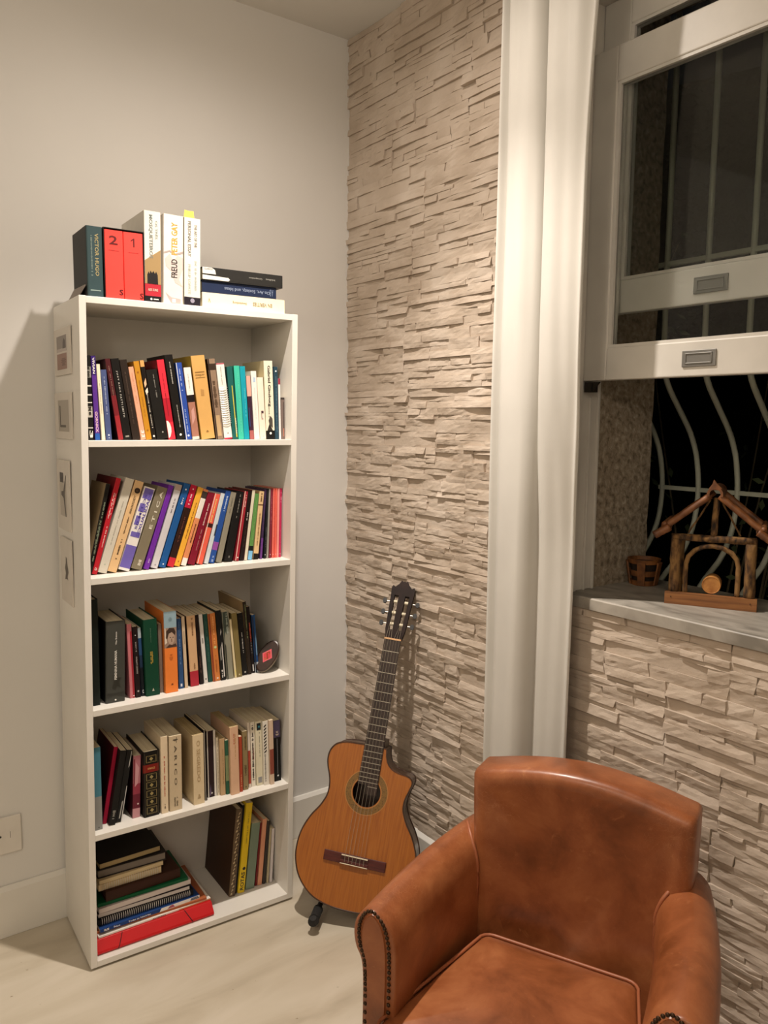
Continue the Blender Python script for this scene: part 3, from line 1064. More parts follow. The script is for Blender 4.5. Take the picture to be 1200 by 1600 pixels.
book(1, 0.2975, 0.0179, 0.2101, -0.1246, 0.0400, .14, '2c4a9c',
     'slim royal blue paperback with pale lettering, top shelf',
     prints=[('l', .62, .93, '9fb0dc', 0, .22, 0), ('l', .1, .4, '9fb0dc', 0, .2, 0), ('o', .05, 'e8ecf4', .18), ('p', 'c9ccd4', [(-.5, 0), (-.36, 0), (-.36, 1), (-.5, 1)], 0)])
book(1, 0.3181, 0.0205, 0.1979, -0.1152, 0.0400, .13, 'a3715f',
     'paperback with a white upper spine, a black band and a brown foot, top shelf',
     bands=[(.62, 1, 'ece4da'), (.52, .62, '1c1412'), (0, .04, 'd8ccc2')],
     prints=[('l', .68, .92, 'b8aea4', 0, .14, 0), ('p', 'c4948a', [(-.3, .2), (.3, .3), (.2, .45), (-.2, .4)], 0)])
book(1, 0.3542, 0.0400, 0.2311, -0.1230, 0.0400, .16, 'cfa15f',
     'wide tan spine, the broadest book on the top shelf',
     prints=[('p', '8f6c38', [(-.36, .795), (.36, .795), (.36, .81), (-.36, .81)], 0), ('p', '8f6c38', [(-.36, .732), (.36, .732), (.36, .742), (-.36, .742)], 0), ('t', 'ETHNOLOGY', .77, .7, .018, '6e5026', 'h', 0), ('t', 'OF', .755, .1, .01, '7a5a2c', 'h', 0), ('p', 'b2854a', [(-.12, .52), (.12, .52), (.14, .59), (-.1, .6)], 0), ('l', .08, .1, '8f6c38', 0, .2, 0)], side='9a8232')
book(1, 0.3892, 0.0219, 0.2248, -0.1070, 0.0400, .15, '8c7560',
     'taupe and dark brown paperback between the tan and the white wired spines',
     bands=[(.86, .94, '3a2c22')],
     prints=[('l', .4, .72, '5a4634', 0, .5, 0), ('p', 'b99c74', [(-.3, .04), (.3, .04), (.3, .3), (-.3, .3)], 0), ('p', '2a1c14', [(-.5, 0), (-.34, 0), (-.34, 1), (-.5, 1)], 0)], side='2a1812')
book(1, 0.4146, 0.0245, 0.2141, -0.1083, 0.0400, .14, 'e6e2d8',
     'white spiral notebook with red ends on the top shelf',
     bands=[(0, .02, 'c8384a'), (.98, 1, 'b0606a')],
     prints=[('l', .72, .95, 'b9b6ae', 0, .14, 0), ('o', .08, '8a867e', .08)])
book(1, 0.4362, 0.0175, 0.2054, -0.0782, 0.0400, .14, '1d5b56',
     'dark teal paperback with a thin yellow stripe, top shelf',
     prints=[('p', 'd8c640', [(.18, .03), (.36, .03), (.22, .74), (.08, .74)], 0), ('l', .08, .3, 'cfd8cc', .3, .2, 0)], side='154a48')
book(1, 0.4542, 0.0173, 0.2088, -0.0608, 0.0400, .14, '3fbb9f',
     'mint green paperback on the top shelf',
     prints=[('l', .1, .9, '6fd0b8', .1, .1, 0)])
book(1, 0.4716, 0.0162, 0.2082, -0.0587, 0.0400, .14, '1699ab',
     'turquoise blue paperback touching the mint green one, top shelf',
     prints=[('l', .3, .7, '5fc4d0', .1, .16, 0)])
book(1, 0.4879, 0.0132, 0.1817, -0.0599, 0.0400, .13, '3c2334',
     'dark plum paperback with a pink upper spine, top shelf',
     bands=[(.68, 1, 'dba596'), (0, .14, 'a8605c')],
     prints=[('p', '2a3a66', [(-.5, .2), (-.2, .2), (-.2, .5), (-.5, .5)], 0)], side='2a1412')
book(1, 0.5037, 0.0172, 0.1960, -0.0508, 0.0400, .13, 'e6e2da',
     'white paperback with small blue print, top shelf',
     prints=[('p', 'a9c0d8', [(-.2, .84), (.2, .84), (.25, .9), (-.1, .92)], 0), ('l', .3, .75, 'c3c6c4', 0, .12, 0)])
book(1, 0.5231, 0.0194, 0.1789, -0.0506, 0.0400, .13, 'ecddcb',
     'cream paperback with a small dark picture low on its spine, top shelf',
     prints=[('p', '4a3038', [(-.1, .42), (.3, .42), (.3, .46), (-.1, .46)], 0), ('p', '6a4a48', [(-.12, .32), (-.02, .32), (-.02, .46), (-.12, .46)], 0), ('p', 'b89a90', [(-.12, .32), (.2, .32), (.2, .34), (-.12, .34)], 0), ('o', .05, 'b08a80', .05)])
book(1, 0.5473, 0.0279, 0.2273, -0.0322, 0.0400, .15, 'e6dec7',
     'tall cream paperback with black handwriting down its spine, top shelf',
     bands=[(0, .11, '141210')],
     prints=[('t', 'Gabriel Ginsburg', .68, .52, .42, '2a2622', 'd', 0), ('l', .28, .46, '9a9484', -.1, .14, 0), ('p', '4a463e', [(-.1, .18), (.3, .14), (.3, .26), (.05, .3), (-.2, .24)], 0), ('p', '2c2822', [(-.4, .11), (.3, .11), (-.1, .2)], 0), ('o', .075, 'f2efe6', .14)], side='c9bc98')
book(1, 0.5683, 0.0130, 0.2113, -0.0186, 0.0400, .14, '27414f',
     'navy paperback with a white dot near its top, top shelf',
     prints=[('o', .94, 'f0f0ea', .22), ('l', .1, .88, '5f8292', 0, .2, 0)])
book(1, 0.5784, 0.0062, 0.1783, -0.0133, 0.0400, .12, 'e9e4e0',
     'very thin white booklet with a dark red top edge, top shelf',
     bands=[(.9, 1, '98283e')],
     prints=[('l', .1, .5, 'b0a8a8', 0, .2, 0)])
book(1, 0.5879, 0.0116, 0.1225, -0.0060, 0.0400, .1, '75655f',
     'small grey brown booklet, rightmost on the top shelf',
     bands=[(.95, 1, '3a3430')],
     prints=[('p', '3e3836', [(.1, .05), (.34, .05), (.34, .9), (.1, .9)], 0), ('p', 'd08068', [(.12, .06), (.3, .06), (.3, .26), (.12, .26)], .0001)])
book(2, 0.0262, 0.0110, 0.2460, 0.2294, 0.0500, .15, '161310',
     'black spined book with a tan cover leaning at the left end of the second shelf',
     prints=[('l', .15, .8, '7f8a72', .1, .45, 0), ('l', .3, .6, '7f8a72', -.2, .2, 3)], side='a08c6c')
book(2, 0.0394, 0.0135, 0.2629, 0.2727, 0.0500, .19, 'b51f2b',
     'tall red book with white lettering, second from the left on the second shelf',
     prints=[('t', 'CIA', .055, .6, .03, 'efdcd8', 'h', 0), ('l', .58, .86, 'ecd0cc', -.15, .22, 0), ('l', .28, .5, 'ecd0cc', .1, .22, 4), ('l', .62, .84, 'ecd0cc', .2, .16, 2)], side='6e141c')
book(2, 0.0595, 0.0233, 0.2625, 0.3128, 0.0500, .15, 'cbc5b6',
     'grey cream book with faint lettering beside the tall red one, second shelf',
     prints=[('l', .3, .75, 'a8a496', 0, .14, 0), ('o', .09, '9fae9c', .08)])
book(2, 0.0850, 0.0238, 0.2547, 0.3230, 0.0500, .15, 'dab585',
     'buff paperback with a round dark emblem near its top, second shelf',
     prints=[('o', .895, '2e2018', .36, .05), ('o', .895, '8a6848', .16, .05), ('t', 'ANN PATCHETT', .74, .2, .26, '3a2c1e', 'u', 0), ('l', .42, .6, '6a5238', 0, .18, 0), ('l', .14, .36, '4a3826', 0, .22, 6)])
book(2, 0.1168, 0.0293, 0.2348, 0.3329, 0.0500, .15, 'e2ddd8',
     'white and violet paperback with blocky violet lettering, second shelf',
     bands=[(.03, .3, '6d60ad')],
     prints=[('p', '6d60ad', [(-.46, .86), (.46, .86), (.46, .985), (-.46, .985)], 0), ('p', '6d60ad', [(-.46, .7), (.1, .7), (.1, .8), (-.46, .8)], 0), ('p', '6d60ad', [(-.46, .54), (0, .54), (0, .65), (-.46, .65)], 0), ('p', '6d60ad', [(-.46, .4), (.46, .4), (.46, .46), (-.46, .46)], 0), ('t', '50 MITOS', .7, .42, .24, '43388c', 'u', -.15), ('t', 'SEXUALIDADE', .68, .54, .3, '554a9c', 'u', .25)])
book(2, 0.1503, 0.0285, 0.2354, 0.3418, 0.0500, .15, '7b725e',
     'grey olive book lettered in wide spaced capitals, second shelf',
     prints=[('t', 'E T I C A', .72, .46, .3, 'd8d2c2', 'u', .06), ('l', .05, .11, 'cfc8b8', .1, .3, 0)])
book(2, 0.1777, 0.0143, 0.2406, 0.3209, 0.0500, .15, '6c2c9c',
     'narrow bright purple paperback against the grey olive book, second shelf',
     prints=[('l', .05, .12, 'b89ad0', 0, .3, 0)])
book(2, 0.1993, 0.0185, 0.2412, 0.3228, 0.0500, .15, 'c9c6ca',
     'pale grey paperback between the purple and the cobalt blue one',
     bands=[(.93, 1, 'b09c92')],
     prints=[('l', .66, .82, '5a5660', 0, .2, 0), ('o', .04, '8a8690', .12)])
book(2, 0.2218, 0.0187, 0.2433, 0.3261, 0.0500, .15, '1e5592',
     'cobalt blue paperback with white marks, second shelf',
     prints=[('l', .74, .83, 'e4eaf2', 0, .3, 0), ('o', .93, 'e4eaf2', .14), ('o', .04, 'e4eaf2', .12)])
book(2, 0.2454, 0.0186, 0.2376, 0.3151, 0.0500, .15, '2c1712',
     'dark brown paperback with crimson top and foot, second shelf',
     bands=[(.72, 1, 'b41a3a'), (0, .11, 'c42a3a')],
     prints=[('l', .76, .88, 'f0d8dc', 0, .25, 0), ('o', .95, 'f0e0e0', .12), ('l', .3, .6, '6a3a2a', 0, .2, 0)])
book(2, 0.2641, 0.0159, 0.2311, 0.3290, 0.0500, .15, 'e8aa3a',
     'orange yellow paperback in the middle of the second shelf',
     prints=[('l', .35, .8, '8a5a1c', 0, .22, 0), ('o', .06, 'a06a20', .14)])
book(2, 0.2832, 0.0149, 0.2244, 0.3204, 0.0500, .15, 'd88a5c',
     'peach paperback with white panels, right of the orange yellow one',
     bands=[(.62, .88, 'e2dcd2'), (.88, .97, '3c342e'), (0, .1, 'e8e0d8')],
     prints=[('l', .3, .55, '6a3a20', 0, .3, 0)])
book(2, 0.3057, 0.0202, 0.2119, 0.3085, 0.0500, .15, '7c142a',
     'maroon paperback, broad, in the middle of the second shelf',
     prints=[('l', .55, .85, 'd8b8b0', .1, .2, 0), ('l', .2, .5, 'b88a84', .1, .14, 3)])
book(2, 0.3307, 0.0173, 0.2069, 0.2855, 0.0500, .15, 'e2604c',
     'coral paperback with a dark band across its middle, second shelf',
     bands=[(.52, .58, '3a1818')],
     prints=[('l', .6, .92, 'f4c87a', 0, .3, 0), ('p', 'd8cfc4', [(-.5, 0), (-.36, 0), (-.36, 1), (-.5, 1)], 0)])
book(2, 0.3506, 0.0121, 0.2077, 0.2652, 0.0500, .15, 'c6ced2',
     'pale silver grey paperback left of the blue one with a violet band',
     prints=[('p', '2a3040', [(.2, .4), (.5, .4), (.5, .56), (.2, .56)], 0)])
book(2, 0.3666, 0.0161, 0.2136, 0.2625, 0.0500, .15, '264c94',
     'blue paperback with a violet band near its foot, second shelf',
     bands=[(.18, .29, '8d4c9e')],
     prints=[('l', .72, .94, 'b4c8ea', 0, .34, 0), ('l', .02, .1, '9ab0da', 0, .4, 0)])
book(2, 0.3888, 0.0167, 0.2077, 0.2408, 0.0500, .15, '8b8575',
     'taupe grey paperback leaning against the thick black one, second shelf',
     prints=[('l', .7, .92, '6a6456', 0, .2, 0)])
book(2, 0.4175, 0.0234, 0.2076, 0.2046, 0.0500, .15, '161413',
     'thick black paperback right of the taupe grey one, second shelf',
     prints=[('l', .62, .95, '8a877e', .05, .13, 0), ('p', '6a6862', [(-.1, .05), (.1, .05), (.1, .08), (-.1, .08)], 0)], side='201c1a')
book(2, 0.4445, 0.0119, 0.2066, 0.1619, 0.0500, .15, '9c2632',
     'dark red paperback with cream edges between two black ones, second shelf',
     prints=[('p', 'e0c8b8', [(-.5, 0), (-.3, 0), (-.3, 1), (-.5, 1)], 0), ('l', .78, .95, 'f0d4cc', .1, .25, 0), ('o', .05, 'f4ece4', .2, .1)])
book(2, 0.4595, 0.0115, 0.2070, 0.1496, 0.0500, .15, '1e1211',
     'slim brown black paperback with a small white title, second shelf',
     prints=[('l', .58, .7, 'd8d0c8', 0, .3, 0), ('l', .2, .5, '5a4038', 0, .15, 0)])
book(2, 0.4729, 0.0094, 0.2081, 0.1384, 0.0500, .15, 'd9d1ba',
     'slim cream paperback left of the green one, second shelf', side='6a1a20')
book(2, 0.4864, 0.0130, 0.1975, 0.1303, 0.0500, .14, '5c8c4a',
     'green paperback with a light blue foot, second shelf',
     bands=[(0, .135, '7dbbe4'), (.135, .21, '141b19')],
     prints=[('l', .3, .9, '7fae68', 0, .14, 0)], side='3c1216')
book(2, 0.5051, 0.0152, 0.2032, 0.1106, 0.0500, .14, 'd9b98a',
     'buff paperback with a black foot, right of the green one',
     bands=[(0, .085, '191513'), (.79, .81, '6e4e34')],
     prints=[('l', .85, .97, '6e5236', 0, .4, 0), ('l', .2, .7, '9a7a52', 0, .3, 0)])
book(2, 0.5225, 0.0068, 0.2088, 0.0821, 0.0500, .14, '3c2a4a',
     'thin dark violet booklet right of the buff one with the black foot',
     bands=[(0, .3, '6a3c84')],
     prints=[('l', .4, .9, '6a5a7c', 0, .2, 0)])
book(2, 0.5349, 0.0068, 0.2095, 0.0577, 0.0500, .14, '181a1d',
     'thin black booklet with a white dot at its foot, left of the grey one',
     prints=[('o', .055, 'f0f0ee', .25), ('l', .15, .45, '7a8088', 0, .25, 0)])
book(2, 0.5440, 0.0054, 0.2091, 0.0459, 0.0500, .14, '9b958d',
     'thin grey booklet before the pink and red booklets, second shelf')
book(2, 0.5520, 0.0069, 0.2088, 0.0398, 0.0500, .14, '7c2a3a',
     'thin wine red booklet, first of the reddish run on the second shelf',
     prints=[('o', .05, 'f4e4e0', .25), ('l', .5, .9, 'b8707a', 0, .25, 0)])
book(2, 0.5618, 0.0069, 0.2098, 0.0287, 0.0500, .14, 'e25a4e',
     'bright coral booklet, second of the reddish run on the second shelf',
     prints=[('p', 'f0a090', [(-.5, 0), (-.3, 0), (-.3, 1), (-.5, 1)], 0), ('o', .05, 'f8ece4', .2), ('l', .3, .9, 'f4988a', .1, .2, 0)])
book(2, 0.5702, 0.0069, 0.2094, 0.0243, 0.0500, .14, 'e76a5a',
     'coral booklet, third of the reddish run on the second shelf',
     prints=[('o', .05, 'f8ece4', .2), ('l', .2, .9, 'c84a40', 0, .2, 0)])
book(2, 0.5777, 0.0070, 0.2091, 0.0243, 0.0500, .14, 'e8938c',
     'salmon pink booklet left of the magenta one, second shelf',
     prints=[('o', .05, 'f8ece4', .2)])
book(2, 0.5852, 0.0070, 0.2088, 0.0243, 0.0500, .14, 'ba2a54',
     'magenta booklet, rightmost on the second shelf',
     prints=[('l', .8, .95, 'f0b8c8', 0, .3, 0), ('l', .1, .4, 'd86a8a', 0, .15, 0), ('o', .05, 'f8ece4', .22)])
book(3, 0.0363, 0.0207, 0.2897, 0.0030, 0.0364, .18, '151c18',
     'tall green black hardcover at the left end of the third shelf', hard=True)
book(3, 0.0850, 0.0522, 0.2241, 0.0302, 0.0344, .16, '41423d',
     'thick charcoal hardcover with white lettering and a dark flower, third shelf',
     prints=[('p', '272822', [(-.2, .18), (0, .15), (.1, .2), (.3, .17), (.2, .25), (.34, .3), (.15, .3), (.1, .36), (-.02, .31), (-.16, .33), (-.1, .26)], 0), ('p', '2c2d28', [(-.5, .05), (0, .09), (.5, .06), (.5, .13), (0, .11), (-.5, .12)], 0), ('t', 'FEMININA HUMANA', .46, .36, .14, 'e2e0d8', 'u', 0), ('t', 'Vita Branco', .79, .16, .1, 'cfcdc6', 'u', .02), ('o', .03, 'e8e6de', .05)], hard=True, side='141312')
book(3, 0.1341, 0.0136, 0.2094, -0.0230, 0.0436, .14, 'c4757c',
     'thin pink paperback with a red edge beside the charcoal hardcover',
     prints=[('p', 'a01c2c', [(.1, 0), (.5, 0), (.5, .9), (.1, .9)], 0), ('o', .03, 'f0e8e4', .15, .3)])
book(3, 0.1494, 0.0140, 0.2007, -0.0273, 0.0403, .14, '1c1011',
     'black paperback with small white capitals, left of the blue and black one',
     prints=[('t', 'DIARIO LAPIDO', .46, .24, .3, 'b8b0aa', 'u', 0), ('t', 'B. LAZAR', .72, .14, .22, 'b8b0aa', 'u', 0), ('o', .88, 'e0dcd6', .12), ('o', .09, 'a8a09a', .22)])
book(3, 0.1637, 0.0094, 0.1956, -0.0379, 0.0434, .14, '2a4a72',
     'thin blue paperback darkening to black at its foot, third shelf',
     bands=[(0, .42, '12171d'), (.42, .6, '1e3048'), (.85, 1, 'a9b6be')],
     prints=[('t', 'C', .07, .5, .05, 'd8dce0', 'h', 0)])
book(3, 0.1888, 0.0397, 0.2172, -0.0234, 0.0333, .16, '0f3f2c',
     'bottle green hardcover with a gold title block, third shelf',
     prints=[('l', .42, .58, 'b89a3c', -.05, .1, 0), ('l', .42, .58, 'b89a3c', .06, .1, 3), ('l', .7, .88, '4a6a58', 0, .06, 0), ('p', 'b8b4a0', [(-.08, .06), (.1, .06), (.01, .1)], 0)], hard=True)
book(3, 0.2170, 0.0112, 0.1974, -0.0138, 0.0451, .14, '7c6c62',
     'thin grey brown paperback between the green and the orange book')
book(3, 0.2412, 0.0361, 0.2334, -0.0067, 0.0310, .17, 'e9823a',
     'orange paperback with a portrait band and a grey blue top, third shelf',
     bands=[(.555, .8, '9a8272'), (.8, 1, '8fa9b5')],
     prints=[('p', 'd9cbbb', [(-.5, .6), (-.3, .62), (-.36, .7), (-.42, .8), (-.5, .8)], 0), ('p', '3a2a22', [(-.4, .68), (-.36, .76), (-.1, .8), (.3, .79), (.42, .74), (.36, .7), (.1, .745), (-.15, .73), (-.3, .66)], .0002), ('p', 'b59c8a', [(-.28, .66), (-.15, .735), (.1, .745), (.34, .71), (.3, .63), (.1, .585), (-.12, .6)], .0001), ('p', '4a342a', [(-.42, .56), (-.1, .6), (.1, .585), (.4, .6), (.5, .56)], .0002), ('p', '3c2a22', [(-.08, .675), (.02, .675), (.02, .685), (-.08, .685)], .0003), ('p', '3c2a22', [(.14, .675), (.26, .675), (.26, .685), (.14, .685)], .0003), ('p', '6a4c3c', [(.04, .625), (.1, .625), (.1, .665), (.04, .665)], .0003), ('p', '7a3a18', [(-.06, .09), (.12, .09), (.1, .11), (-.02, .112)], 0), ('l', .88, .93, '7a949f', 0, .3, 0), ('l', .4, .5, 'c96a28', 0, .3, 0)])
book(3, 0.2750, 0.0146, 0.2051, -0.0264, 0.0480, .14, '30517f',
     'blue paperback right of the orange one with the portrait band',
     prints=[('l', .35, .7, '6a8ab8', 0, .25, 0), ('p', 'd0d8e4', [(-.2, .03), (.2, .03), (.2, .07), (-.2, .07)], 0), ('l', .75, .95, '5a7aa8', 0, .2, 4)])
book(3, 0.2891, 0.0095, 0.2094, -0.0335, 0.0458, .14, 'cdb99d',
     'thin beige paperback right of the blue one, third shelf',
     prints=[('p', '8f7a5c', [(-.1, .62), (.1, .62), (.1, .8), (-.1, .8)], 0)], side='2a1a16')
book(3, 0.3150, 0.0254, 0.2085, -0.0463, 0.0480, .15, 'cfa981',
     'buff paperback with a red foot on the third shelf',
     bands=[(0, .215, 'aa2c3a')],
     prints=[('l', .7, .96, '8a6444', .1, .25, 0), ('l', .24, .32, '8a6444', .1, .2, 0)], side='3a2018')
book(3, 0.3375, 0.0113, 0.2079, -0.0617, 0.0527, .14, '1e1312',
     'thin brown black paperback left of the white one, third shelf',
     prints=[('l', .15, .4, '6a5048', 0, .25, 0)])
book(3, 0.3519, 0.0120, 0.2069, -0.0697, 0.0560, .15, 'd8d4cf',
     'white paperback with a black dot at its foot, third shelf',
     prints=[('o', .06, '1a1a1a', .2), ('p', '8a8680', [(-.2, .58), (.2, .58), (.2, .66), (-.2, .66)], 0)])
book(3, 0.3667, 0.0125, 0.2058, -0.0680, 0.0583, .14, '22473f',
     'thin dark teal paperback right of the white one, third shelf',
     prints=[('l', .3, .9, '3a6258', 0, .3, 0)])
book(3, 0.3853, 0.0225, 0.2053, -0.0702, 0.0563, .15, 'c87a3e',
     'rust orange paperback with a small pale green emblem, third shelf',
     prints=[('o', .5, 'c8d090', .2, .15), ('p', '8a3c20', [(-.5, 0), (-.25, 0), (-.25, 1), (-.5, 1)], 0), ('l', .55, .95, 'e8a464', .12, .25, 0), ('l', .1, .4, 'a05a28', .1, .2, 5), ('p', 'e0d0c0', [(0, .03), (.25, .03), (.25, .05), (0, .05)], 0)])
book(3, 0.4053, 0.0154, 0.2127, -0.0666, 0.0534, .15, '181818',
     'black and white paperback right of the rust orange one, third shelf',
     prints=[('p', 'd0ccc6', [(.12, .05), (.35, .05), (.3, .55), (.1, .5)], 0), ('p', '8a8a84', [(-.4, .42), (-.1, .5), (-.1, .3), (-.35, .28)], 0), ('p', 'b8b4ae', [(0, .64), (.3, .69), (.2, .74)], 0), ('l', .04, .14, 'd8d4ce', -.2, .3, 0)], side='24302a')
book(3, 0.4268, 0.0207, 0.2054, -0.0668, 0.0543, .15, '8b8979',
     'grey paperback with a dark mottled upper spine, third shelf',
     prints=[('p', '3a463e', [(-.5, 1), (-.5, .5), (-.3, .72), (-.1, .66), (0, .8), (.2, .7), (.4, .86), (.2, 1)], 0), ('p', '2c302a', [(-.5, 0), (-.32, 0), (-.3, .5), (-.5, .55)], .0001), ('l', .68, .97, '9aa498', .1, .3, 0)])
book(3, 0.4444, 0.0066, 0.1809, -0.0851, 0.0541, .13, 'd9caa4',
     'short thin cream booklet on the third shelf',
     prints=[('p', 'e0d060', [(-.2, .04), (.3, .04), (.3, .14), (-.2, .14)], 0)])
book(3, 0.4572, 0.0175, 0.1979, -0.0815, 0.0556, .14, '7c6e44',
     'olive paperback right of the short cream booklet, third shelf',
     prints=[('o', .04, 'c8c0a0', .14)])
book(3, 0.4784, 0.0175, 0.1937, -0.0812, 0.0625, .15, '141211',
     'black paperback with a fine white title, right of the olive one, third shelf',
     prints=[('l', .36, .7, 'd8d4cc', 0, .14, 0), ('o', .05, 'b8b4ac', .16)])
book(3, 0.4941, 0.0112, 0.2262, -0.0736, 0.0629, .19, '2a211a',
     'tall thin book with a tan cover rising above its row, third shelf',
     prints=[('l', .5, .95, '7a8a5c', .1, .3, 0)], side='a58b66')
book(3, 0.5085, 0.0105, 0.2081, -0.0810, 0.0691, .15, '1b1414',
     'black paperback with red lettering, third shelf',
     prints=[('l', .48, .76, 'c8503c', 0, .5, 0), ('l', .3, .46, '6a6a68', 0, .4, 0), ('p', 'c8c8c8', [(-.2, .03), (.2, .03), (.2, .13), (-.2, .13)], 0), ('o', .04, 'e0e0e0', .14)])
book(3, 0.5202, 0.0118, 0.1812, -0.0687, 0.0675, .14, '1f477a',
     'thin blue paperback, last before the oval plaque',
     bands=[(0, .18, 'b4bec6')],
     prints=[('p', '0f1a30', [(-.5, 0), (-.1, 0), (-.1, .97), (-.5, .97)], 0), ('p', '7aa0b8', [(.1, .3), (.4, .3), (.4, .7), (.2, .6)], 0)], side='10182a')
book(4, 0.0338, 0.0196, 0.2325, 0.0033, 0.0264, .15, '4b8294',
     'blue and grey spine at the left end of the fourth shelf',
     bands=[(0, .405, '8e8e8b')],
     prints=[('o', .03, '5a5a58', .12)])
book(4, 0.0547, 0.0112, 0.2154, 0.1736, 0.0499, .16, '9c1234',
     'crimson hardcover leaning beside the blue and grey spine, fourth shelf', side='4a0a14')
book(4, 0.0698, 0.0172, 0.2081, 0.1784, 0.0306, .16, '171614',
     'black hardcover leaning on the crimson one, fourth shelf',
     prints=[('l', .08, .2, '8a8880', 0, .5, 0)], side='1a1816')
book(4, 0.0896, 0.0172, 0.2034, 0.1793, 0.0374, .15, '191918',
     'black and white paperback, last of the leaning group on the fourth shelf',
     prints=[('p', 'd8d6d2', [(.36, 0), (.5, 0), (.5, .5), (.4, .5)], 0), ('p', 'b8b6b0', [(.2, .75), (.36, .78), (.4, .98), (.3, .98)], 0), ('p', 'a8a6a0', [(-.1, .05), (.1, .05), (.2, .3), (0, .28)], 0)])
book(4, 0.1387, 0.0214, 0.1793, 0.0400, 0.0387, .15, 'b4737c',
     'mottled pink and wine paperback left of the ornate black volume',
     bands=[(.15, .38, '6a2634'), (.38, .55, '943a4a'), (0, .15, 'c48e94')],
     prints=[('p', 'c8949a', [(-.3, .5), (.1, .55), (.3, .8), (-.2, .9)], 0), ('p', '7a2c3a', [(-.5, .55), (-.3, .55), (-.3, .95), (-.5, .95)], 0), ('o', .22, 'e8d4d0', .12, .2)], side='3a1218')
book(4, 0.1783, 0.0451, 0.1905, 0.0074, 0.0232, .16, '14120f',
     'ornate black volume with gold frames and a red label, fourth shelf',
     bands=[(.68, .8, '7c2018')],
     prints=[('p', '8a7a4c', [(-.36, .045), (.36, .045), (.36, .051), (-.36, .051)], 0), ('p', '8a7a4c', [(-.36, .143), (.36, .143), (.36, .149), (-.36, .149)], 0), ('p', '8a7a4c', [(-.36, .045), (-.32, .045), (-.32, .149), (-.36, .149)], 0), ('p', '8a7a4c', [(.32, .045), (.36, .045), (.36, .149), (.32, .149)], 0), ('p', '9a8a58', [(-.14, .097), (0, .067), (.14, .097), (0, .127)], 0), ('p', '6c603c', [(-.24, .061), (.24, .061), (.24, .064), (-.24, .064)], 0), ('p', '6c603c', [(-.24, .13), (.24, .13), (.24, .133), (-.24, .133)], 0), ('p', '8a7a4c', [(-.36, .175), (.36, .175), (.36, .181), (-.36, .181)], 0), ('p', '8a7a4c', [(-.36, .273), (.36, .273), (.36, .279), (-.36, .279)], 0), ('p', '8a7a4c', [(-.36, .175), (-.32, .175), (-.32, .279), (-.36, .279)], 0), ('p', '8a7a4c', [(.32, .175), (.36, .175), (.36, .279), (.32, .279)], 0), ('p', '9a8a58', [(-.14, .227), (0, .197), (.14, .227), (0, .257)], 0), ('p', '6c603c', [(-.24, .191), (.24, .191), (.24, .194), (-.24, .194)], 0), ('p', '6c603c', [(-.24, .26), (.24, .26), (.24, .263), (-.24, .263)], 0), ('p', '8a7a4c', [(-.36, .3), (.36, .3), (.36, .306), (-.36, .306)], 0), ('p', '8a7a4c', [(-.36, .398), (.36, .398), (.36, .404), (-.36, .404)], 0), ('p', '8a7a4c', [(-.36, .3), (-.32, .3), (-.32, .404), (-.36, .404)], 0), ('p', '8a7a4c', [(.32, .3), (.36, .3), (.36, .404), (.32, .404)], 0), ('p', '9a8a58', [(-.14, .352), (0, .322), (.14, .352), (0, .382)], 0), ('p', '6c603c', [(-.24, .316), (.24, .316), (.24, .319), (-.24, .319)], 0), ('p', '6c603c', [(-.24, .385), (.24, .385), (.24, .388), (-.24, .388)], 0), ('p', '8a7a4c', [(-.36, .43), (.36, .43), (.36, .436), (-.36, .436)], 0), ('p', '8a7a4c', [(-.36, .528), (.36, .528), (.36, .534), (-.36, .534)], 0), ('p', '8a7a4c', [(-.36, .43), (-.32, .43), (-.32, .534), (-.36, .534)], 0), ('p', '8a7a4c', [(.32, .43), (.36, .43), (.36, .534), (.32, .534)], 0), ('p', '9a8a58', [(-.14, .482), (0, .452), (.14, .482), (0, .512)], 0), ('p', '6c603c', [(-.24, .446), (.24, .446), (.24, .449), (-.24, .449)], 0), ('p', '6c603c', [(-.24, .515), (.24, .515), (.24, .518), (-.24, .518)], 0), ('p', '8a7a4c', [(-.36, .555), (.36, .555), (.36, .561), (-.36, .561)], 0), ('p', '8a7a4c', [(-.36, .653), (.36, .653), (.36, .659), (-.36, .659)], 0), ('p', '8a7a4c', [(-.36, .555), (-.32, .555), (-.32, .659), (-.36, .659)], 0), ('p', '8a7a4c', [(.32, .555), (.36, .555), (.36, .659), (.32, .659)], 0), ('p', '9a8a58', [(-.14, .607), (0, .577), (.14, .607), (0, .637)], 0), ('p', '6c603c', [(-.24, .571), (.24, .571), (.24, .574), (-.24, .574)], 0), ('p', '6c603c', [(-.24, .64), (.24, .64), (.24, .643), (-.24, .643)], 0), ('p', '8a7a4c', [(-.36, .83), (.36, .83), (.36, .836), (-.36, .836)], 0), ('p', '8a7a4c', [(-.36, .928), (.36, .928), (.36, .934), (-.36, .934)], 0), ('p', '8a7a4c', [(-.36, .83), (-.32, .83), (-.32, .934), (-.36, .934)], 0), ('p', '8a7a4c', [(.32, .83), (.36, .83), (.36, .934), (.32, .934)], 0), ('p', '9a8a58', [(-.14, .882), (0, .852), (.14, .882), (0, .912)], 0), ('p', '6c603c', [(-.24, .846), (.24, .846), (.24, .849), (-.24, .849)], 0), ('p', '6c603c', [(-.24, .915), (.24, .915), (.24, .918), (-.24, .918)], 0), ('p', '4a4230', [(-.47, .01), (-.45, .01), (-.45, .99), (-.47, .99)], 0), ('p', '4a4230', [(.45, .01), (.47, .01), (.47, .99), (.45, .99)], 0), ('t', 'ROMANCES', .74, .5, .03, 'c89a5c', 'h', 0)], hard=True)
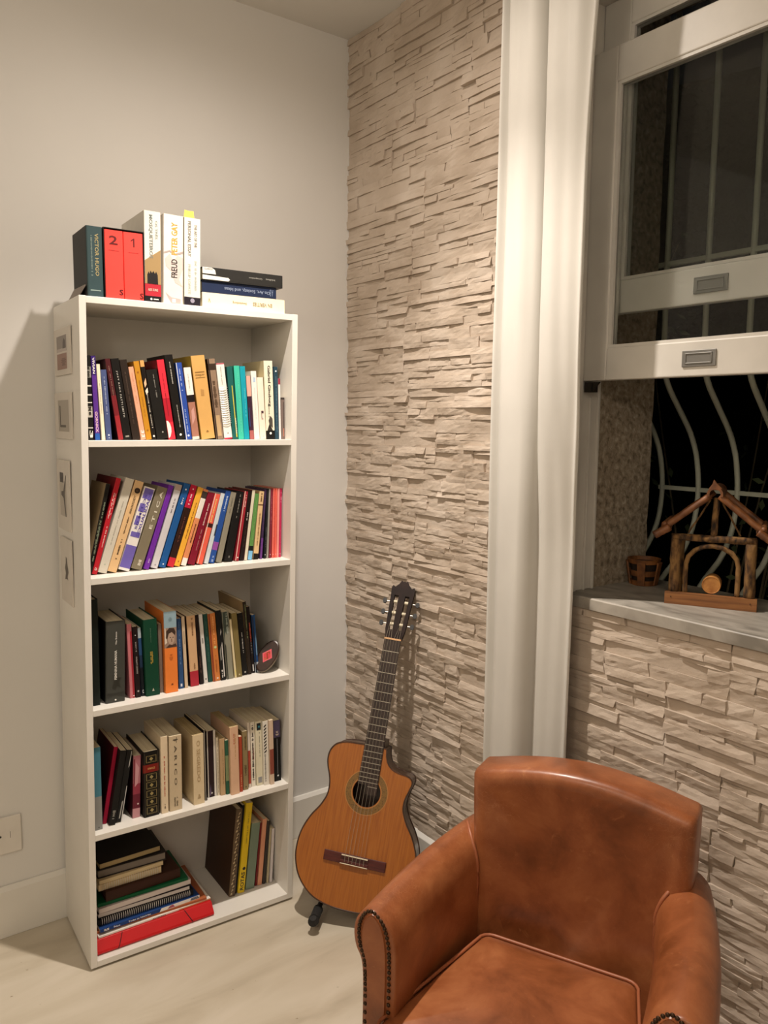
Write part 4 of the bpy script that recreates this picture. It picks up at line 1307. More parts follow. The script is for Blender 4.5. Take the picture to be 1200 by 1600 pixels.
book(4, 0.2151, 0.0202, 0.2250, 0.0051, 0.0208, .15, 'ddcaac',
     'slim cream paperback with red lettering, right of the ornate volume',
     prints=[('l', .22, .74, 'b8503c', 0, .2, 0), ('l', .06, .12, '5a4a3c', 0, .2, 0)])
book(4, 0.2470, 0.0363, 0.2210, 0.0060, 0.0200, .16, 'c9b799',
     'thick beige paperback with widely spaced dark letters, fourth shelf',
     prints=[('t', 'T A R I C O', .66, .64, .22, '5c5244', 'd', 0), ('l', .06, .18, '7a6e5a', -.1, .14, 0), ('l', .06, .18, '7a6e5a', .1, .14, 3), ('p', '5c5244', [(-.2, .94), (.2, .94), (.2, .955), (-.2, .955)], 0)])
book(4, 0.3163, 0.0328, 0.2092, -0.0054, 0.0200, .16, 'd8c5a2',
     'thickest cream paperback on the fourth shelf, its broad side showing',
     prints=[('t', 'O SEGREDO', .62, .6, .34, 'b39a74', 'd', 0), ('l', .08, .14, 'b39a74', 0, .3, 0)], old=True, side='cdb892')
book(4, 0.3411, 0.0069, 0.2144, -0.0090, 0.0295, .16, '1c1613',
     'very thin dark booklet right of the thickest cream paperback',
     prints=[('p', 'd0c8b8', [(-.5, 0), (-.2, 0), (-.2, 1), (-.5, 1)], 0)])
book(4, 0.3651, 0.0282, 0.2036, -0.0116, 0.0425, .15, '2b1b1e',
     'plum black paperback with a white right edge, fourth shelf',
     prints=[('p', 'd6d0c6', [(.26, 0), (.5, 0), (.5, 1), (.26, 1)], 0), ('p', 'cfc9bf', [(-.5, 0), (-.38, 0), (-.38, 1), (-.5, 1)], 0), ('p', '5a4a6a', [(-.3, .02), (-.1, .05), (-.2, .2)], 0), ('o', .06, 'c8c2ba', .1, -.05)])
book(4, 0.3840, 0.0077, 0.1795, -0.0138, 0.0401, .13, 'd9cdb6',
     'thin worn cream booklet with a ragged spine, fourth shelf',
     prints=[('l', .05, .95, '8a7c64', -.1, .3, 0), ('l', .1, .9, 'b8aa90', .2, .2, 4)], old=True)
book(4, 0.3962, 0.0155, 0.1747, -0.0133, 0.0344, .13, 'ba9c76',
     'short tan paperback right of the ragged cream booklet, fourth shelf',
     prints=[('l', .2, .8, '9a7c56', .1, .2, 0)], old=True)
book(4, 0.4101, 0.0101, 0.1683, -0.0161, 0.0319, .13, '305c46',
     'thin green booklet left of the pale pinkish tan paperback',
     bands=[(.25, .72, '7d8a64')])
book(4, 0.4293, 0.0269, 0.2093, -0.0168, 0.0200, .15, 'd8b192',
     'pale pinkish tan paperback with small red lettering, fourth shelf',
     prints=[('l', .74, .9, 'b85a44', -.05, .14, 0), ('l', .52, .88, 'b08a4c', .1, .1, 3)], old=True)
book(4, 0.4508, 0.0101, 0.1728, -0.0132, 0.0255, .13, 'aa462e',
     'short brick red paperback on the fourth shelf',
     prints=[('l', .1, .3, 'd8a878', 0, .4, 0)])
book(4, 0.4674, 0.0165, 0.1845, -0.0157, 0.0304, .14, '8f7e5a',
     'olive tan paperback beside the short brick red one, fourth shelf',
     prints=[('l', .25, .42, '5c4c30', 0, .5, 0), ('l', .68, .9, '5c4c30', .1, .4, 2), ('o', .05, '3a3020', .14)])
book(4, 0.4835, 0.0083, 0.2059, -0.0150, 0.0365, .14, 'ddd1c2',
     'thin white paperback with a red lower half, fourth shelf',
     bands=[(.06, .57, 'aa4a3a')])
book(4, 0.4966, 0.0142, 0.2038, -0.0137, 0.0389, .14, 'e4ddcd',
     'white paperback with a column of black blotted lettering, fourth shelf',
     prints=[('l', .1, .95, '2a2420', -.05, .5, 0), ('l', .4, .6, '8a2a20', .1, .3, 4)])
book(4, 0.5156, 0.0203, 0.2041, -0.0194, 0.0350, .14, 'dcd5bb',
     'cream paperback with a black label and a grey block, fourth shelf',
     prints=[('p', '15252a', [(-.34, .86), (.38, .86), (.38, .97), (-.34, .97)], 0), ('p', '3a8a9a', [(-.1, .9), (.2, .9), (.2, .93), (-.1, .93)], .0001), ('p', '8f9090', [(-.3, .04), (.4, .04), (.4, .13), (-.3, .13)], 0), ('l', .45, .82, '8a8678', .1, .14, 0)])
book(4, 0.5349, 0.0171, 0.2029, -0.0193, 0.0267, .14, 'e0dbcf',
     'white paperback with a black zigzag pattern, fourth shelf',
     prints=[('p', '23201e', [(-.42, .5), (.12, .53), (.12, .555), (-.42, .525)], 0), ('p', '23201e', [(-.42, .55), (.12, .58), (.12, .605), (-.42, .575)], 0), ('p', '23201e', [(-.42, .6), (.12, .63), (.12, .655), (-.42, .625)], 0), ('p', '23201e', [(-.42, .65), (.12, .68), (.12, .705), (-.42, .675)], 0), ('p', '23201e', [(-.42, .7), (.12, .73), (.12, .755), (-.42, .725)], 0), ('p', '23201e', [(-.42, .75), (.12, .78), (.12, .805), (-.42, .775)], 0), ('p', '23201e', [(-.42, .8), (.12, .83), (.12, .855), (-.42, .825)], 0), ('p', '23201e', [(-.42, .85), (.12, .88), (.12, .905), (-.42, .875)], 0), ('p', '23201e', [(-.42, .9), (.12, .93), (.12, .955), (-.42, .925)], 0), ('l', .06, .5, '8a8882', -.25, .3, 0)])
book(4, 0.5507, 0.0134, 0.2047, -0.0187, 0.0200, .14, 'd1b9a2',
     'thin pale paperback with a brown red lower spine, fourth shelf',
     bands=[(.16, .55, '8c4c3e')])
book(4, 0.5755, 0.0225, 0.1955, -0.0194, 0.0323, .14, '131110',
     'black paperback with a violet grey top, rightmost on the fourth shelf',
     bands=[(.72, 1, '4c425a')],
     prints=[('l', .75, .82, 'b8a89a', 0, .5, 0), ('p', '8a8a90', [(-.06, .12), (0, .12), (0, .7), (-.06, .7)], 0), ('o', .09, 'd8dce0', .14)], side='6a5a4c')
book(5, 0.4433, 0.0211, 0.2783, 0.1044, 0.0790, .2, '695743',
     'large dark brown folder with a speckled spine on the bottom shelf',
     prints=[('p', 'cbb990', [(-.42, .015), (-.05, .024), (-.1, .048), (-.35, .036)], 0), ('p', '1c140e', [(.15, .008), (.44, .018), (.3, .036)], .0001), ('p', 'cbb990', [(-.27, .055), (.1, .064), (.05, .088), (-.2, .076)], 0), ('p', '1c140e', [(-.15, .048), (.14, .058), (0, .076)], .0001), ('p', 'cbb990', [(-.12, .095), (.25, .104), (.2, .128), (-.05, .116)], 0), ('p', '1c140e', [(0, .088), (.29, .098), (.15, .116)], .0001), ('p', 'cbb990', [(-.42, .135), (-.05, .144), (-.1, .168), (-.35, .156)], 0), ('p', '1c140e', [(.15, .128), (.44, .138), (.3, .156)], .0001), ('p', 'cbb990', [(-.27, .175), (.1, .184), (.05, .208), (-.2, .196)], 0), ('p', '1c140e', [(-.15, .168), (.14, .178), (0, .196)], .0001), ('p', 'cbb990', [(-.12, .215), (.25, .224), (.2, .248), (-.05, .236)], 0), ('p', '1c140e', [(0, .208), (.29, .218), (.15, .236)], .0001), ('p', 'cbb990', [(-.42, .255), (-.05, .264), (-.1, .288), (-.35, .276)], 0), ('p', '1c140e', [(.15, .248), (.44, .258), (.3, .276)], .0001), ('p', 'cbb990', [(-.27, .295), (.1, .304), (.05, .328), (-.2, .316)], 0), ('p', '1c140e', [(-.15, .288), (.14, .298), (0, .316)], .0001), ('p', 'cbb990', [(-.12, .335), (.25, .344), (.2, .368), (-.05, .356)], 0), ('p', '1c140e', [(0, .328), (.29, .338), (.15, .356)], .0001), ('p', 'cbb990', [(-.42, .375), (-.05, .384), (-.1, .408), (-.35, .396)], 0), ('p', '1c140e', [(.15, .368), (.44, .378), (.3, .396)], .0001), ('p', 'cbb990', [(-.27, .415), (.1, .424), (.05, .448), (-.2, .436)], 0), ('p', '1c140e', [(-.15, .408), (.14, .418), (0, .436)], .0001), ('p', 'cbb990', [(-.12, .455), (.25, .464), (.2, .488), (-.05, .476)], 0), ('p', '1c140e', [(0, .448), (.29, .458), (.15, .476)], .0001), ('p', 'cbb990', [(-.42, .495), (-.05, .504), (-.1, .528), (-.35, .516)], 0), ('p', '1c140e', [(.15, .488), (.44, .498), (.3, .516)], .0001), ('p', 'cbb990', [(-.27, .535), (.1, .544), (.05, .568), (-.2, .556)], 0), ('p', '1c140e', [(-.15, .528), (.14, .538), (0, .556)], .0001), ('p', 'cbb990', [(-.12, .575), (.25, .584), (.2, .608), (-.05, .596)], 0), ('p', '1c140e', [(0, .568), (.29, .578), (.15, .596)], .0001), ('p', 'cbb990', [(-.42, .615), (-.05, .624), (-.1, .648), (-.35, .636)], 0), ('p', '1c140e', [(.15, .608), (.44, .618), (.3, .636)], .0001), ('p', 'cbb990', [(-.27, .655), (.1, .664), (.05, .688), (-.2, .676)], 0), ('p', '1c140e', [(-.15, .648), (.14, .658), (0, .676)], .0001), ('p', 'cbb990', [(-.12, .695), (.25, .704), (.2, .728), (-.05, .716)], 0), ('p', '1c140e', [(0, .688), (.29, .698), (.15, .716)], .0001), ('p', 'cbb990', [(-.42, .735), (-.05, .744), (-.1, .768), (-.35, .756)], 0), ('p', '1c140e', [(.15, .728), (.44, .738), (.3, .756)], .0001), ('p', 'cbb990', [(-.27, .775), (.1, .784), (.05, .808), (-.2, .796)], 0), ('p', '1c140e', [(-.15, .768), (.14, .778), (0, .796)], .0001), ('p', 'cbb990', [(-.12, .815), (.25, .824), (.2, .848), (-.05, .836)], 0), ('p', '1c140e', [(0, .808), (.29, .818), (.15, .836)], .0001), ('p', 'cbb990', [(-.42, .855), (-.05, .864), (-.1, .888), (-.35, .876)], 0), ('p', '1c140e', [(.15, .848), (.44, .858), (.3, .876)], .0001), ('p', 'cbb990', [(-.27, .895), (.1, .904), (.05, .928), (-.2, .916)], 0), ('p', '1c140e', [(-.15, .888), (.14, .898), (0, .916)], .0001), ('p', 'cbb990', [(-.12, .935), (.25, .944), (.2, .968), (-.05, .956)], 0), ('p', '1c140e', [(0, .928), (.29, .938), (.15, .956)], .0001)], side='3c2617', hard=True)
book(5, 0.4587, 0.0086, 0.2829, 0.1088, 0.0890, .19, '15151e',
     'thin navy black book left of the yellow one on the bottom shelf')
book(5, 0.4746, 0.0216, 0.2883, 0.1126, 0.0821, .17, 'e6c528',
     'yellow book with black lettering at its foot, bottom shelf',
     prints=[('t', 'ROTAS', .13, .2, .62, '1a1612', 'u', 0), ('o', .27, '1a1612', .26, .1), ('l', .55, .9, '8a741c', .05, .14, 0)])
book(5, 0.5063, 0.0293, 0.2128, 0.1122, 0.0865, .15, '7c8c7a',
     'grey green book right of the yellow one on the bottom shelf')
book(5, 0.5304, 0.0071, 0.2064, 0.0963, 0.0933, .15, '7c2424',
     'thin maroon book between the grey green and the salmon one, bottom shelf')
book(5, 0.5419, 0.0145, 0.2164, 0.0960, 0.0899, .15, 'da9a7a',
     'salmon coloured book on the bottom shelf')
book(5, 0.5562, 0.0099, 0.2074, 0.0888, 0.0882, .15, '3d3733',
     'dark grey book right of the salmon one on the bottom shelf')
book(5, 0.5674, 0.0068, 0.1823, 0.0766, 0.0865, .14, 'b9ad8e',
     'thin cream booklet right of the dark grey book, bottom shelf')
book(5, 0.5787, 0.0089, 0.1782, 0.0602, 0.0846, .13, 'd6cfd0',
     'thin white booklet, rightmost on the bottom shelf')

# wire-bound notebook on the top shelf: rings over its spine
def rings(o, th, h, z0, z1, n, y=0.0):
    b = MB()
    for k in range(n):
        z = z0 + (z1 - z0) * k / (n - 1)
        path = [((th / 2 + .0012) * math.cos(a), y + .004 * math.sin(a), z) for a in [PI * (1.05 + .9 * i / 8) for i in range(9)]]
        b.tube(path, .0007, mat('d8d6d2', rough=.3, metal=.4), n=5, ref=(0, 0, 1))
    b.build('spiral_binding', o)


for o in BOOKS:
    if 'white spiral notebook with red ends' in o['label']:
        rings(o, .024, .217, .045, .145, 17, -.0005)
    if 'yellow paper tabs' in o['label']:
        b = MB()
        my = mat('e8cf55', rough=.7)
        b.box(-.019, -.001, .012, .0124, -.012, .012, my, Matrix.Translation((0, 0, .236)) @ Matrix.Rotation(.12, 4, 'Y'))
        b.box(-.004, .012, .02, .0204, -.014, .014, my, Matrix.Translation((0, 0, .237)) @ Matrix.Rotation(-.1, 4, 'Y'))
        b.build('paper_tabs', o)


# slipcase round the two red volumes, and the grey card leaning beside them
def slipcase():
    p = case_pt(.1182, -CD + .010, 1.8004)
    t = thing('slipcase', 'black slipcase holding the two red numbered volumes on top of the bookcase', 'slipcase', p, (0, 0, CA))
    m = bmat('15100f')
    w, h, d = .1026, .1745, .16
    b = MB()
    b.box(-w / 2, -w / 2 + .0018, 0, d, 0, h, m); b.box(w / 2 - .0018, w / 2, 0, d, 0, h, m)
    b.box(-w / 2 + .0018, w / 2 - .0018, 0, d, h - .0018, h, m)
    b.box(-w / 2 + .0018, w / 2 - .0018, d - .0018, d, 0, h - .0018, m)
    b.build('sleeve', t)


slipcase()
b = MB()
b.prism([(-.115, .0006), (-.155, .032), (-.272, .030), (-.228, .0006)], 'x', -.0012, .0012, mat('8b8078', rough=.6), Matrix.Translation((0, 0, 0)))
_card = b.build('card', loc=case_pt(.013, 0, 1.8004), rot=(0, math.radians(17), CA))
tag(_card, 'grey folded card leaning against the dark green book on top of the bookcase', 'card')


# books lying flat on top of the case (right end)
def flat_book(name, label, cat, row, x0, x1, y0, y1, z0, z1, color, group, page='ddd1b6', prints=(), bands=(), hard=True, yaw=0.0, tilt=0.0, spine_front=True, side=None):
    """a lying book: spine towards the room (or the page block when spine_front is off)"""
    c = case_pt((x0 + x1) / 2, (y0 + y1) / 2, z0)
    t = thing(name, label, cat, c, (0, 0, CA + yaw), group)
    W, D, Hh = x1 - x0, y1 - y0, z1 - z0
    e = .0022 if hard else .0008
    m = bmat(color)
    b = MB()
    b.box(-W / 2, W / 2, -D / 2, D / 2, 0, e, m); b.box(-W / 2, W / 2, -D / 2, D / 2, Hh - e, Hh, m)
    if spine_front:
        b.box(-W / 2, W / 2, -D / 2, -D / 2 + e, e, Hh - e, m)
    else:
        b.box(-W / 2, W / 2, D / 2 - e, D / 2, e, Hh - e, m)
    b.build('cover', t, bevel=.0006)
    p = MB()
    o = .003 if hard else .0006
    p.box(-W / 2 + o, W / 2 - o, -D / 2 + (e + .0004 if spine_front else o), D / 2 - (o if spine_front else e + .0004), e + .0001, Hh - e - .0001, mat(page, rough=.95, var=.12, scale=6.0, stretch=(.3, .3, 90)))
    p.build('pages', t)
    if prints:
        # u runs along the spine (x), v up
        pr = Prints(W, Hh, -D / 2 - .0004)
        pr.apply(prints)
        pr.b.build('spine_print', t, fix=False)['kind'] = 'stuff'
    return t


G0 = 'books lying on top of the bookcase'
flat_book('book', 'cream paperback at the bottom of the lying stack on top of the bookcase', 'book', 0, .3285, .578, -.272, -.135, 1.8004, 1.8404, 'eee0c2', G0, hard=False,
          prints=[('t', 'EN VERITIES', .5, .24, .26, '8a7a5c', 'r', .22), ('t', 'Swedenborg', .5, .17, .2, '9a8a6a', 'r', -.06), ('t', 'V', .5, .03, .3, 'a08f6c', 'r', -.42)])
flat_book('book', 'dark navy hardcover in the middle of the lying stack on top of the bookcase', 'book', 0, .3285, .552, -.270, -.14, 1.8408, 1.8722, '1f2a45', G0,
          prints=[('t', 'On Art, Society, and Ideas', .5, .62, .38, '7f8aa0', 'r', .10), ('t', 'A B', .5, .05, .6, '6b7892', 'r', .43)])
flat_book('book', 'black hardcover with white label patches topping the lying stack', 'book', 0, .3285, .570, -.274, -.14, 1.8726, 1.9080, '282725', G0,
          prints=[('p', 'd9d6cc', [(-.5, .50), (-.34, .50), (-.35, .82), (-.39, .98), (-.5, .98)]), ('p', 'e4e1d6', [(-.5, .08), (-.19, .08), (-.17, .2), (-.19, .33), (-.5, .40)]), ('l', .55, .68, 'a7a59c', .12, .0, 0),
                  ('t', 'Correspondance', .55, .17, .16, '8d8b84', 'r', .15), ('t', 'inédites', .55, .12, .14, '8d8b84', 'r', .34), ('t', 'CLARICE', .86, .1, .12, '6a6860', 'h', -.43)])

# the lying stack at the left of the bottom shelf, bottom to top
GS = 'papers and notebooks stacked on the bottom shelf'


def folder():
    t = thing('folder', 'bright red elastic folder at the bottom of the stack on the bottom shelf', 'folder', case_pt(.192, -.152, SHELF_Z[5] + .0004), (0, 0, CA), GS)
    m = mat('bd1a1f', rough=.3, var=.06, scale=14)
    W, D = .338, .236
    prof = [(-D / 2 + .004, 0), (-D / 2, .006), (-D / 2 + .002, .011), (-D / 2 + .022, .034), (D / 2, .0345), (D / 2, .0325), (-D / 2 + .024, .032), (-D / 2 + .006, .010), (-D / 2 + .006, .003), (D / 2, .002), (D / 2, 0)]
    b = MB(); b.prism(prof, 'x', -W / 2, W / 2, m); b.build('cover', t, bevel=.0006)
    b = MB(); b.prism([(-D / 2 + .010, .0035), (-D / 2 + .010, .012), (-D / 2 + .026, .0315), (D / 2 - .01, .0315), (D / 2 - .01, .0035)], 'x', -W / 2 + .006, W / 2 - .008, mat('c4181e', rough=.35)); b.build('flap', t)
    for x, s in ((-.105, 1), (.095, -1)):
        b = MB(); b.tube([(x + .012 * s, -D / 2 + .034, .0335), (x + .009 * s, -D / 2 + .021, .0330), (x - .004 * s, -D / 2 + .001, .0115), (x - .008 * s, -D / 2 - .001, .005)], .0012, mat('3a1014', rough=.8), n=6, ref=(1, 0, 0)); b.build('elastic_band', t)


folder()
Z5 = SHELF_Z[5]
flat_book('magazine', 'thin white magazine with an orange edge lying on the red folder', 'magazine', 5, .030, .360, -.242, -.04, .0590, .0640, 'e6e0d6', GS, yaw=0.02, hard=False, prints=[('p', 'd8a070', [(.2, .1), (.5, .1), (.5, .7), (.2, .7)]), ('t', 'AS PEDRAS', .4, .12, .7, '3a2a1a', 'h', .02)])
t_ = flat_book('portfolio', 'rust orange portfolio sticking out at the right of the bottom shelf stack', 'folder', 5, .034, .352, -.236, -.03, .0644, .0712, 'a85f3a', GS, yaw=-0.03, hard=True, page='c9784a')
flat_book('magazine', 'navy blue and white magazine with white lettering in the bottom shelf stack', 'magazine', 5, .034, .326, -.238, -.03, .0716, .0816, '1f3f78', GS, yaw=0.03, hard=False,
          prints=[('p', 'e6e2da', [(.08, 0), (.5, 0), (.5, 1), (.10, 1)]), ('p', 'c83a66', [(.16, .1), (.24, .1), (.22, .9), (.19, .9)]), ('p', '24457a', [(.4, .1), (.5, .1), (.48, .9), (.41, .9)]), ('t', 'as', .5, .05, .6, 'eeeae2', 'h', -.44), ('t', 'Nos', .5, .06, .6, 'd8dce4', 'h', -.34), ('t', 'Todas as histórias', .5, .22, .5, 'e2e4e8', 'h', -.12)])


def notebook(label, x0, x1, y0, y1, z0, z1, cover, page, wire, n, wire_front=True):
    t = flat_book('notebook', label, 'notebook', 5, x0, x1, y0, y1, z0, z1, cover, GS, page=page, hard=False, spine_front=False)
    W, D, Hh = x1 - x0, y1 - y0, z1 - z0
    b = MB()
    for k in range(n):
        x = -W / 2 + .012 + (W - .024) * k / (n - 1)
        b.tube([(x, -D / 2 + .004 + .0065 * math.cos(a), Hh / 2 + (Hh / 2 + .0012) * math.sin(a)) for a in [PI * (.45 + 1.1 * i / 8) for i in range(9)]], .0010, mat(wire, rough=.35, metal=.3), n=5, ref=(1, 0, 0))
    b.build('spiral_binding', t)
    return t


notebook('black notebook with a bright wire spiral in the bottom shelf stack', .036, .314, -.224, -.03, .0824, .0990, '131317', '1a1a20', 'dedad6', 44)
flat_book('notepad', 'white block of paper between black covers in the bottom shelf stack', 'notepad', 5, .038, .307, -.222, -.04, .0996, .1160, '17151a', GS, yaw=-0.015, page='d8d0cc', hard=True, spine_front=False)
flat_book('notepad', 'pale lilac grey notepad under the green folder in the stack', 'notepad', 5, .038, .306, -.222, -.04, .1166, .1316, 'b9adab', GS, yaw=0.02, page='d9cfca', hard=False, spine_front=False)
flat_book('folder', 'dark green plastic folder in the middle of the stack', 'folder', 5, .040, .300, -.219, -.04, .1322, .1420, '0f5a36', GS, yaw=-0.02, page='cfc8bc', hard=True)
flat_book('notebook', 'dark brown leather notebook lying on the green folder', 'notebook', 5, .058, .276, -.214, -.05, .1426, .1716, '3a2016', GS, yaw=0.035, page='4a2a1c', hard=True)
notebook('cream notebook with a white wire spiral in the upper stack', .044, .224, -.205, -.05, .1722, .1905, 'cdb894', 'd4c19c', 'd9d2c4', 26)
flat_book('notebook', 'worn cream paper bundle below the grey magazine in the stack', 'papers', 5, .044, .229, -.203, -.05, .1911, .2030, 'c9b48c', GS, yaw=0.03, page='d2bf98', hard=False, spine_front=False)
flat_book('magazine', 'grey and black magazine near the top of the bottom shelf stack', 'magazine', 5, .046, .243, -.196, -.045, .2036, .2280, '2b2724', GS, yaw=-0.02, page='7d746a', hard=True, spine_front=False)
flat_book('book', 'black covered book with tan pages topping the bottom shelf stack', 'book', 5, .046, .226, -.192, -.04, .2286, .2480, '15110e', GS, yaw=0.04, page='a8946a', hard=True, spine_front=False)


# four mounted prints on the outer side of the case
def print_card(label, y0, y1, z0, z1, marks):
    W, Hh = y1 - y0, z1 - z0
    p = case_pt(0, (y0 + y1) / 2, z0)
    t = thing('mounted_print', label, 'picture', p, (0, 0, CA - PI / 2), 'mounted prints on the side of the bookcase')
    b = MB(); b.box(-W / 2, W / 2, -.0045, -.0002, 0, Hh, mat('cfc8be', rough=.6)); b.build('mount_board', t, bevel=.0004)
    pr = Prints(W, Hh, -.0048); pr.apply(marks); pr.b.build('picture_print', t, fix=False)['kind'] = 'stuff'


def rect(u0, u1, v0, v1):
    return [(u0, v0), (u1, v0), (u1, v1), (u0, v1)]


print_card('mounted print of two stacked pictures, topmost on the bookcase side', -.211, -.028, 1.610, 1.733, [('p', '8e8680', rect(-.32, .30, .50, .84)), ('p', '94756a', rect(-.32, .30, .12, .46)), ('p', '5a5150', [(.06, .56), (.26, .56), (.22, .72), (.14, .78), (.08, .70)], .0002), ('p', 'b5aaa4', rect(-.30, .28, .50, .57), .0001), ('l', .2, .36, '6a4c44', .1, .3, 1)])
print_card('mounted print of a dark L-shaped line, second on the bookcase side', -.212, -.020, 1.440, 1.563, [('p', 'a39b90', rect(-.28, .36, .16, .84)), ('p', '4e463f', rect(-.18, -.13, .30, .72), .0002), ('p', '4e463f', rect(-.18, .18, .25, .30), .0002)])
print_card('tall mounted print of a leaping figure, third on the bookcase side', -.176, -.032, 1.190, 1.382, [('p', 'b0a89c', rect(-.28, .25, .2, .7)), ('p', '3f3834', rect(-.24, .05, .68, .82), .0002), ('p', '4a423d', [(.22, .78), (.28, .80), (.12, .52), (.2, .2), (.14, .2), (.02, .46), (-.16, .5), (-.14, .55), (.02, .56)], .0002)])
print_card('mounted print of a small dark figure, lowest on the bookcase side', -.182, -.057, .988, 1.169, [('p', '51483f', [(0, .72), (.1, .70), (.14, .60), (.22, .5), (.12, .42), (.16, .36), (.08, .38), (-.12, .36), (-.04, .46), (-.1, .54), (-.02, .62)], .0001)])


# oval wooden plaque at the right end of the third shelf
def plaque():
    z = SHELF_Z[3]
    t = thing('oval_plaque', 'oval dark wooden plaque with a red diamond leaning at the end of the third shelf', 'plaque')
    up = Vector((.62, .10, .78)).normalized()
    fw = Vector((-.80, -.55, .0)); fw = (fw - up * fw.dot(up)).normalized()
    rt = fw.cross(up) * -1
    rt = up.cross(fw).normalized() * 1
    c = case_pt(.518, -.235, z + .0085)
    t.matrix_world = Matrix(((rt.x, -fw.x, up.x, c.x), (rt.y, -fw.y, up.y, c.y), (rt.z, -fw.z, up.z, c.z), (0, 0, 0, 1)))
    m = ramp_mat('dark_plaque_wood', [(0.3, '1c0f0a'), (0.7, '3a2013')], 20, rough=.35)
    me = mat('8a7a64', rough=.5)
    N = 36

    def oval(s, y):
        return [(.0285 * s * math.cos(a), y, .053 + .053 * s * math.sin(a)) for a in [2 * PI * k / N for k in range(N)]]
    b = MB(); b.loft([oval(.90, -.0005), oval(.97, .0005), oval(1, .003)], m); b.loft([oval(1, .003), oval(1.0, .010), oval(.93, .013)], me); b.build('plaque_body', t, smooth=False)
    pr = Prints(.057, .106, -.0009)
    pr.apply([('p', 'c8505a', [(-.30, .5), (-.02, .27), (.30, .5), (.02, .73)]), ('p', 'c02a30', [(-.22, .5), (-.01, .33), (.22, .5), (.01, .67)], .0002), ('t', 'S', .5, .26, .26, 'd87a4a', 'h', 0.0)])
    pr.b.build('emblem', t, fix=False)


plaque()


def outlet():
    t = thing('wall_outlet', 'white wall outlet plate low on the white wall left of the bookcase', 'outlet', (-1.196, 0, .249))
    m = mat('ddd8d0', rough=.35)
    b = MB(); b.prism([(-.061, 0), (.061, 0), (.061, .110), (-.061, .110)], 'y', -.009, 0, m); b.build('plate', t, bevel=.003, segs=3)
    b = MB(); b.box(-.042, .038, -.0098, -.0088, .044, .068, m)
    b.build('socket_insert', t, bevel=.0006)
    b = MB(); b.lathe([(.0032, 0), (.0032, .0006)], mat('1a1512'), n=12, xf=Matrix.Translation((.004, -.0098, .056)) @ Matrix.Rotation(PI / 2, 4, 'X')); 
    b.box(.030, .0312, -.0100, -.0097, .047, .066, mat('4a4038')); b.build('socket_hole', t)


outlet()

# ------------------------------------------------------------------ guitar on its stand
def catmull(P, n, closed=True):
    out, N = [], len(P)
    for i in range(N if closed else N - 1):
        if closed: p0, p1, p2, p3 = P[i - 1], P[i], P[(i + 1) % N], P[(i + 2) % N]
        else: p0, p1, p2, p3 = P[max(i - 1, 0)], P[i], P[i + 1], P[min(i + 2, N - 1)]
        for s in range(n):
            t = s / n
            out.append(tuple(.5 * ((2 * p1[k]) + (-p0[k] + p2[k]) * t + (2 * p0[k] - 5 * p1[k] + 4 * p2[k] - p3[k]) * t * t + (-p0[k] + 3 * p1[k] - 3 * p2[k] + p3[k]) * t ** 3) for k in range(len(p1))))
    if not closed: out.append(tuple(P[-1]))
    return out


M_CEDAR = ramp_mat('cedar_top', [(0.3, '8c4d17'), (0.5, '9a581b'), (0.7, 'a66422')], 26.0, detail=5, rough=0.28, stretch=(9, .35, 1), coat=.35)
M_ROSEWOOD = ramp_mat('rosewood', [(0.3, '24160f'), (0.5, '3a2418'), (0.7, '4d3223')], 18.0, detail=6, rough=0.35, stretch=(1, .4, 3), coat=.3)
M_EBONY = ramp_mat('dark_fretboard', [(0.3, '1e120c'), (0.7, '33211a')], 30.0, detail=5, rough=0.45, stretch=(6, .5, 1))
M_HEAD = ramp_mat('headplate', [(0.3, '160d0a'), (0.7, '291a14')], 20.0, rough=0.55, stretch=(1, .4, 3), spec=.15)
M_BRIDGE = ramp_mat('bridge_wood', [(0.3, '3a1210'), (0.7, '561e18')], 30.0, rough=0.4, stretch=(.5, 6, 1))
M_FRET = mat('b5aea0', rough=.3, metal=.8)
M_BONE = mat('e2d6ba', rough=.4)
M_STRING = mat('8d8474', rough=.45)
M_BLACK = mat('121110', rough=.55)
M_CHROME = mat('8a857c', rough=.35, metal=.8)

G_S = Vector((-.318, -.526, .200))
G_AX = Vector((.30, .13, .945)).normalized()
G_W = Vector((.66, -.735, -.125))
G_W = (G_W - G_AX * G_W.dot(G_AX)).normalized()
G_N = G_W.cross(G_AX)


